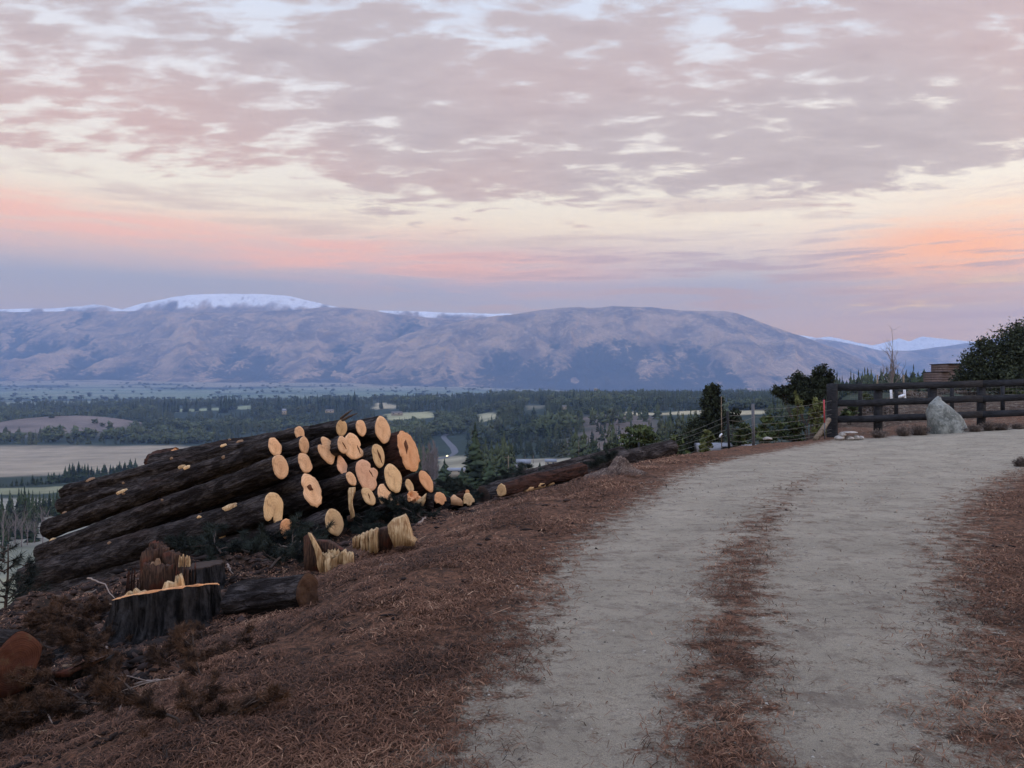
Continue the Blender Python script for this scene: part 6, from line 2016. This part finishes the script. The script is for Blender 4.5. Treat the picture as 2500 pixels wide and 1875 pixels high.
# small mound of chips and gravel on the crest
def mound():
    c = hit(1514, 1152); n = 60
    th = np.linspace(0, 2 * np.pi, n, endpoint=False); rr = np.linspace(0, 1, 24)
    Rm, Tm = np.meshgrid(rr, th, indexing='ij')
    x = Rm * np.cos(Tm) * 0.62; y = Rm * np.sin(Tm) * 0.55
    z = 0.32 * np.exp(-(Rm / 0.5) ** 2) - 0.10 + 0.26 * (fbm(x * 5 + 3, y * 5, 5, 61) - 0.5) * (1 - Rm * 0.6) + 0.05 * (fbm(x * 17, y * 17, 3, 62) - 0.5)
    me = new_mesh("chip_mound", np.stack([x, y, z], -1).reshape(-1, 3), grid_faces(24, n, True), False)
    def fn(t):
        p = ocoord(t); a = t.noise(p, 9, 6, 0.7); b = t.noise(p, 40, 4, 0.7)
        col = t.mix(t.sm(a, 0.35, 0.65), lin(60, 48, 43), lin(104, 88, 78))
        return t.mix(t.m('MULTIPLY', t.sm(b, 0.52, 0.7), 0.7), col, lin(168, 156, 140)), (b, 1.0, 0.03)
    o = obj("chip_mound", me, material("chips_and_gravel", fn, 0.95)); o.location = (c.x, c.y, c.z)
    tag(o, "small mound of chips and gravel on the crest beside the road", "mound")


mound()

# ------------------------------------------------------------------ needle litter, twigs and bark crumbs on the near ground
def litter():
    rg = np.random.default_rng(17)
    n = 420000
    y = np.exp(rg.uniform(math.log(2.6), math.log(16), n)); t = rg.uniform(-0.74, 0.74, n); x = t * y
    g = gravel_mask(x, y)
    cl = fbm(x / 0.5, y / 0.5, 3, 33)
    keep = rg.random(n) < np.clip((1 - g) ** 1.6, 0.008, 1) * np.clip((cl - 0.33) * 3.2, 0.05, 1)
    s = poly_dist(x, y, LE)
    keep &= ~((s > 4.5) & (y > 9.5))
    keep &= (rg.random(n) < np.where(s + 1.4 * (cl - 0.5) > 2.7, 0.35, 1.0))
    x, y, s = x[keep], y[keep], s[keep]; n = len(x)
    z = H(x, y) + micro(x, y) + 0.012
    a = rg.uniform(0, 2 * np.pi, n); L = rg.uniform(0.025, 0.07, n) * (1 + 0.05 * y); wd = rg.uniform(0.0006, 0.0014, n) * (0.6 + 0.30 * y)
    big = rg.random(n) < 0.008
    L = np.where(big, L * 2.2, L); wd = np.where(big, wd * 2.0, wd)
    d = np.stack([np.cos(a), np.sin(a), rg.normal(0, 0.16, n)], 1)
    p = np.stack([-np.sin(a), np.cos(a), np.zeros(n)], 1) * wd[:, None]
    c = np.stack([x, y, z + rg.uniform(0, 0.03, n)], 1)
    bend = rg.normal(0, 0.22, n)[:, None] * np.stack([-np.sin(a), np.cos(a), np.zeros(n)], 1) * L[:, None]
    A = c - d * L[:, None] * 0.5; B = c + bend * 0.35 + np.array([0, 0, 0.012]) ; D = c + d * L[:, None] * 0.5
    V = np.stack([A - p, A + p, B + p, B - p, D + p * 0.5, D - p * 0.5], 1).reshape(-1, 3)
    i = np.arange(n)[:, None] * 6
    Fq = np.concatenate([i + np.array([[0, 1, 2, 3]]), i + np.array([[3, 2, 4, 5]])])
    tone = np.repeat(np.clip(rg.normal(0.40, 0.22, n) + 0.9 * (fbm(x / 0.7, y / 0.7, 3, 36) - 0.5) + 0.15 * (cl[keep] - 0.5), 0, 1), 6)
    def fn(t):
        v = attr(t, "tone")
        return t.ramp(v, [(0.0, lin(38, 30, 25)), (0.45, lin(102, 71, 54)), (0.8, lin(138, 102, 79)), (1.0, lin(174, 142, 114))])
    tag(obj("needle_litter", new_mesh("needle_litter", V, Fq, False, {"tone": tone}), material("fallen_needles", fn, 0.85)), kind='stuff')
    # bark crumbs, chips and clods
    m = 11000
    y = np.exp(rg.uniform(math.log(2.6), math.log(15), m)); t = np.where(rg.random(m) < 0.55, rg.uniform(-0.74, -0.3, m), rg.uniform(-0.74, 0.74, m)); x = t * y
    g = gravel_mask(x, y); s = poly_dist(x, y, LE)
    keep = rg.random(m) < np.clip(1 - g, 0.04, 1) * np.where(s > 2.4, 1.0, 0.3)
    x, y, s = x[keep], y[keep], s[keep]; m = len(x)
    z = H(x, y) + micro(x, y)
    oct_ = np.array([[1, 0, 0], [-1, 0, 0], [0, 1, 0], [0, -1, 0], [0, 0, 1], [0, 0, -1.0], [.7, .7, .3], [-.7, .6, .4]])
    fo = np.array([[0, 6, 4], [6, 2, 4], [2, 7, 4], [7, 1, 4], [1, 3, 4], [3, 0, 4], [6, 0, 5], [2, 6, 5], [7, 2, 5], [1, 7, 5], [3, 1, 5], [0, 3, 5]])
    sz = np.minimum(rg.lognormal(-4.0, 0.5, m), 0.03) * (0.7 + 0.08 * y) * np.where(s > 2.5, 1.5, 0.8)
    jit = 1 + rg.normal(0, 0.25, (m, 8, 3))
    a = rg.uniform(0, 6.28, m); V = oct_[None] * jit * sz[:, None, None] * np.stack([rg.uniform(0.8, 2.4, m), rg.uniform(0.6, 1.2, m), rg.uniform(0.3, 0.8, m)], 1)[:, None, :]
    X = V[..., 0] * np.cos(a)[:, None] - V[..., 1] * np.sin(a)[:, None] + x[:, None]; Y = V[..., 0] * np.sin(a)[:, None] + V[..., 1] * np.cos(a)[:, None] + y[:, None]; Z = V[..., 2] + z[:, None] + sz[:, None] * 0.2
    V = np.stack([X, Y, Z], -1).reshape(-1, 3)
    Fc = (fo[None] + (np.arange(m) * 8)[:, None, None]).reshape(-1, 3)
    tone = np.repeat(np.clip(rg.beta(1.2, 4.0, m), 0, 1), 8)
    def fn2(t):
        v = attr(t, "tone")
        return t.ramp(v, [(0.0, lin(26, 23, 22)), (0.4, lin(62, 50, 45)), (0.7, lin(104, 82, 68)), (1.0, lin(196, 172, 140))])
    tag(obj("bark_debris", new_mesh("bark_debris", V, Fc, False, {"tone": tone}), material("bark_crumbs", fn2, 0.95)), kind='stuff')


def road_stones():
    rg = np.random.default_rng(23); m = 26000
    y = np.exp(rg.uniform(math.log(2.6), math.log(14), m)); t = rg.uniform(-0.35, 0.74, m); x = t * y
    g = gravel_mask(x, y); s = -poly_dist(x, y, LE); r = poly_dist(x, y, RE)
    keep = (s > -0.3) & (r > -0.3) & (rg.random(m) < 0.25 + 0.75 * (fbm(x / 0.5, y / 0.5, 3, 47) > 0.52))
    x, y = x[keep], y[keep]; m = len(x); z = H(x, y) + micro(x, y) + 0.014
    o8 = np.array([[1, 0, 0], [-1, 0, 0], [0, 1, 0], [0, -1, 0], [0, 0, .8], [0, 0, -.6]])
    f8 = np.array([[0, 2, 4], [2, 1, 4], [1, 3, 4], [3, 0, 4], [2, 0, 5], [1, 2, 5], [3, 1, 5], [0, 3, 5]])
    sz = np.minimum(rg.lognormal(-5.3, 0.45, m), 0.016) * (0.75 + 0.06 * y)
    V = o8[None] * (1 + rg.normal(0, 0.25, (m, 6, 3))) * sz[:, None, None]
    a = rg.uniform(0, 6.28, m)
    X = V[..., 0] * np.cos(a)[:, None] - V[..., 1] * np.sin(a)[:, None] * 0.8 + x[:, None]; Y = V[..., 0] * np.sin(a)[:, None] + V[..., 1] * np.cos(a)[:, None] * 0.8 + y[:, None]; Z = V[..., 2] * 0.7 + z[:, None]
    tone = np.repeat(rg.random(m), 6)
    def fn(t):
        return t.ramp(attr(t, "tone"), [(0.0, lin(66, 62, 58)), (0.5, lin(118, 115, 108)), (1.0, lin(172, 168, 156))])
    tag(obj("gravel", new_mesh("gravel", np.stack([X, Y, Z], -1).reshape(-1, 3), (f8[None] + (np.arange(m) * 6)[:, None, None]).reshape(-1, 3), False, {"tone": tone}), material("gravel_stones", fn, 0.95)), kind='stuff')


litter()
road_stones()

# right-hand low grass and the tuft at the frame edge
tuft(2494, 1086, 34, 26, "dry tuft cut by the right edge above the dark needle bank", 947)


# ------------------------------------------------------------------ unseen pines added behind the camera, their crowns shading the near road
def shade_pine(x, y, h, seed, label):
    rg = np.random.default_rng(seed)
    root = empty("shade_pine_tree", (x, y, float(H(x, y)))); tag(root, label, "tree", "unseen pines added behind the viewpoint for shade")
    mb = MB(); z = np.linspace(-0.4, h, 12); mb.tube(np.stack([0.15 * np.sin(z / 3 + seed), 0.1 * np.cos(z / 4), z], -1), np.interp(z, [0, h], [0.34, 0.05]), 12); mb.build("trunk", M_BARK, root, True)
    C = []; bb = MB()
    for i in range(60):
        q = rg.uniform(0.30, 1.0); a = rg.uniform(0, 6.28); L = 4.4 * (1.08 - q) ** 0.6 * rg.uniform(0.6, 1.1)
        p0 = np.array([0, 0, q * h]); d = np.array([math.cos(a), math.sin(a), 0.15])
        bb.tube(np.array([p0, p0 + d * L * 0.5, p0 + d * L]), [0.06, 0.04, 0.01], 4, False)
        m = int(150 * L / 2); u = rg.uniform(0.25, 1.05, m)
        C.append(p0 + d * L * u[:, None] + rg.normal(0, 0.28, (m, 3)))
    bb.build("branches", M_TRUNK, root)
    mb = MB(); mb.cards(np.concatenate(C), 0.2, 0, 1.8, rg); mb.build("crown", M_CONIFER, root)


for i, (x, y, h) in enumerate([(-4.6, -3.5, 14), (-6.5, -9, 16), (4.9, -4.2, 15), (7.5, -1.0, 15), (3.2, -9.5, 16), (-2.6, -8.0, 15)]):
    shade_pine(x, y, h, 60 + i, "unseen tall pine added behind the viewpoint to shade the near road")
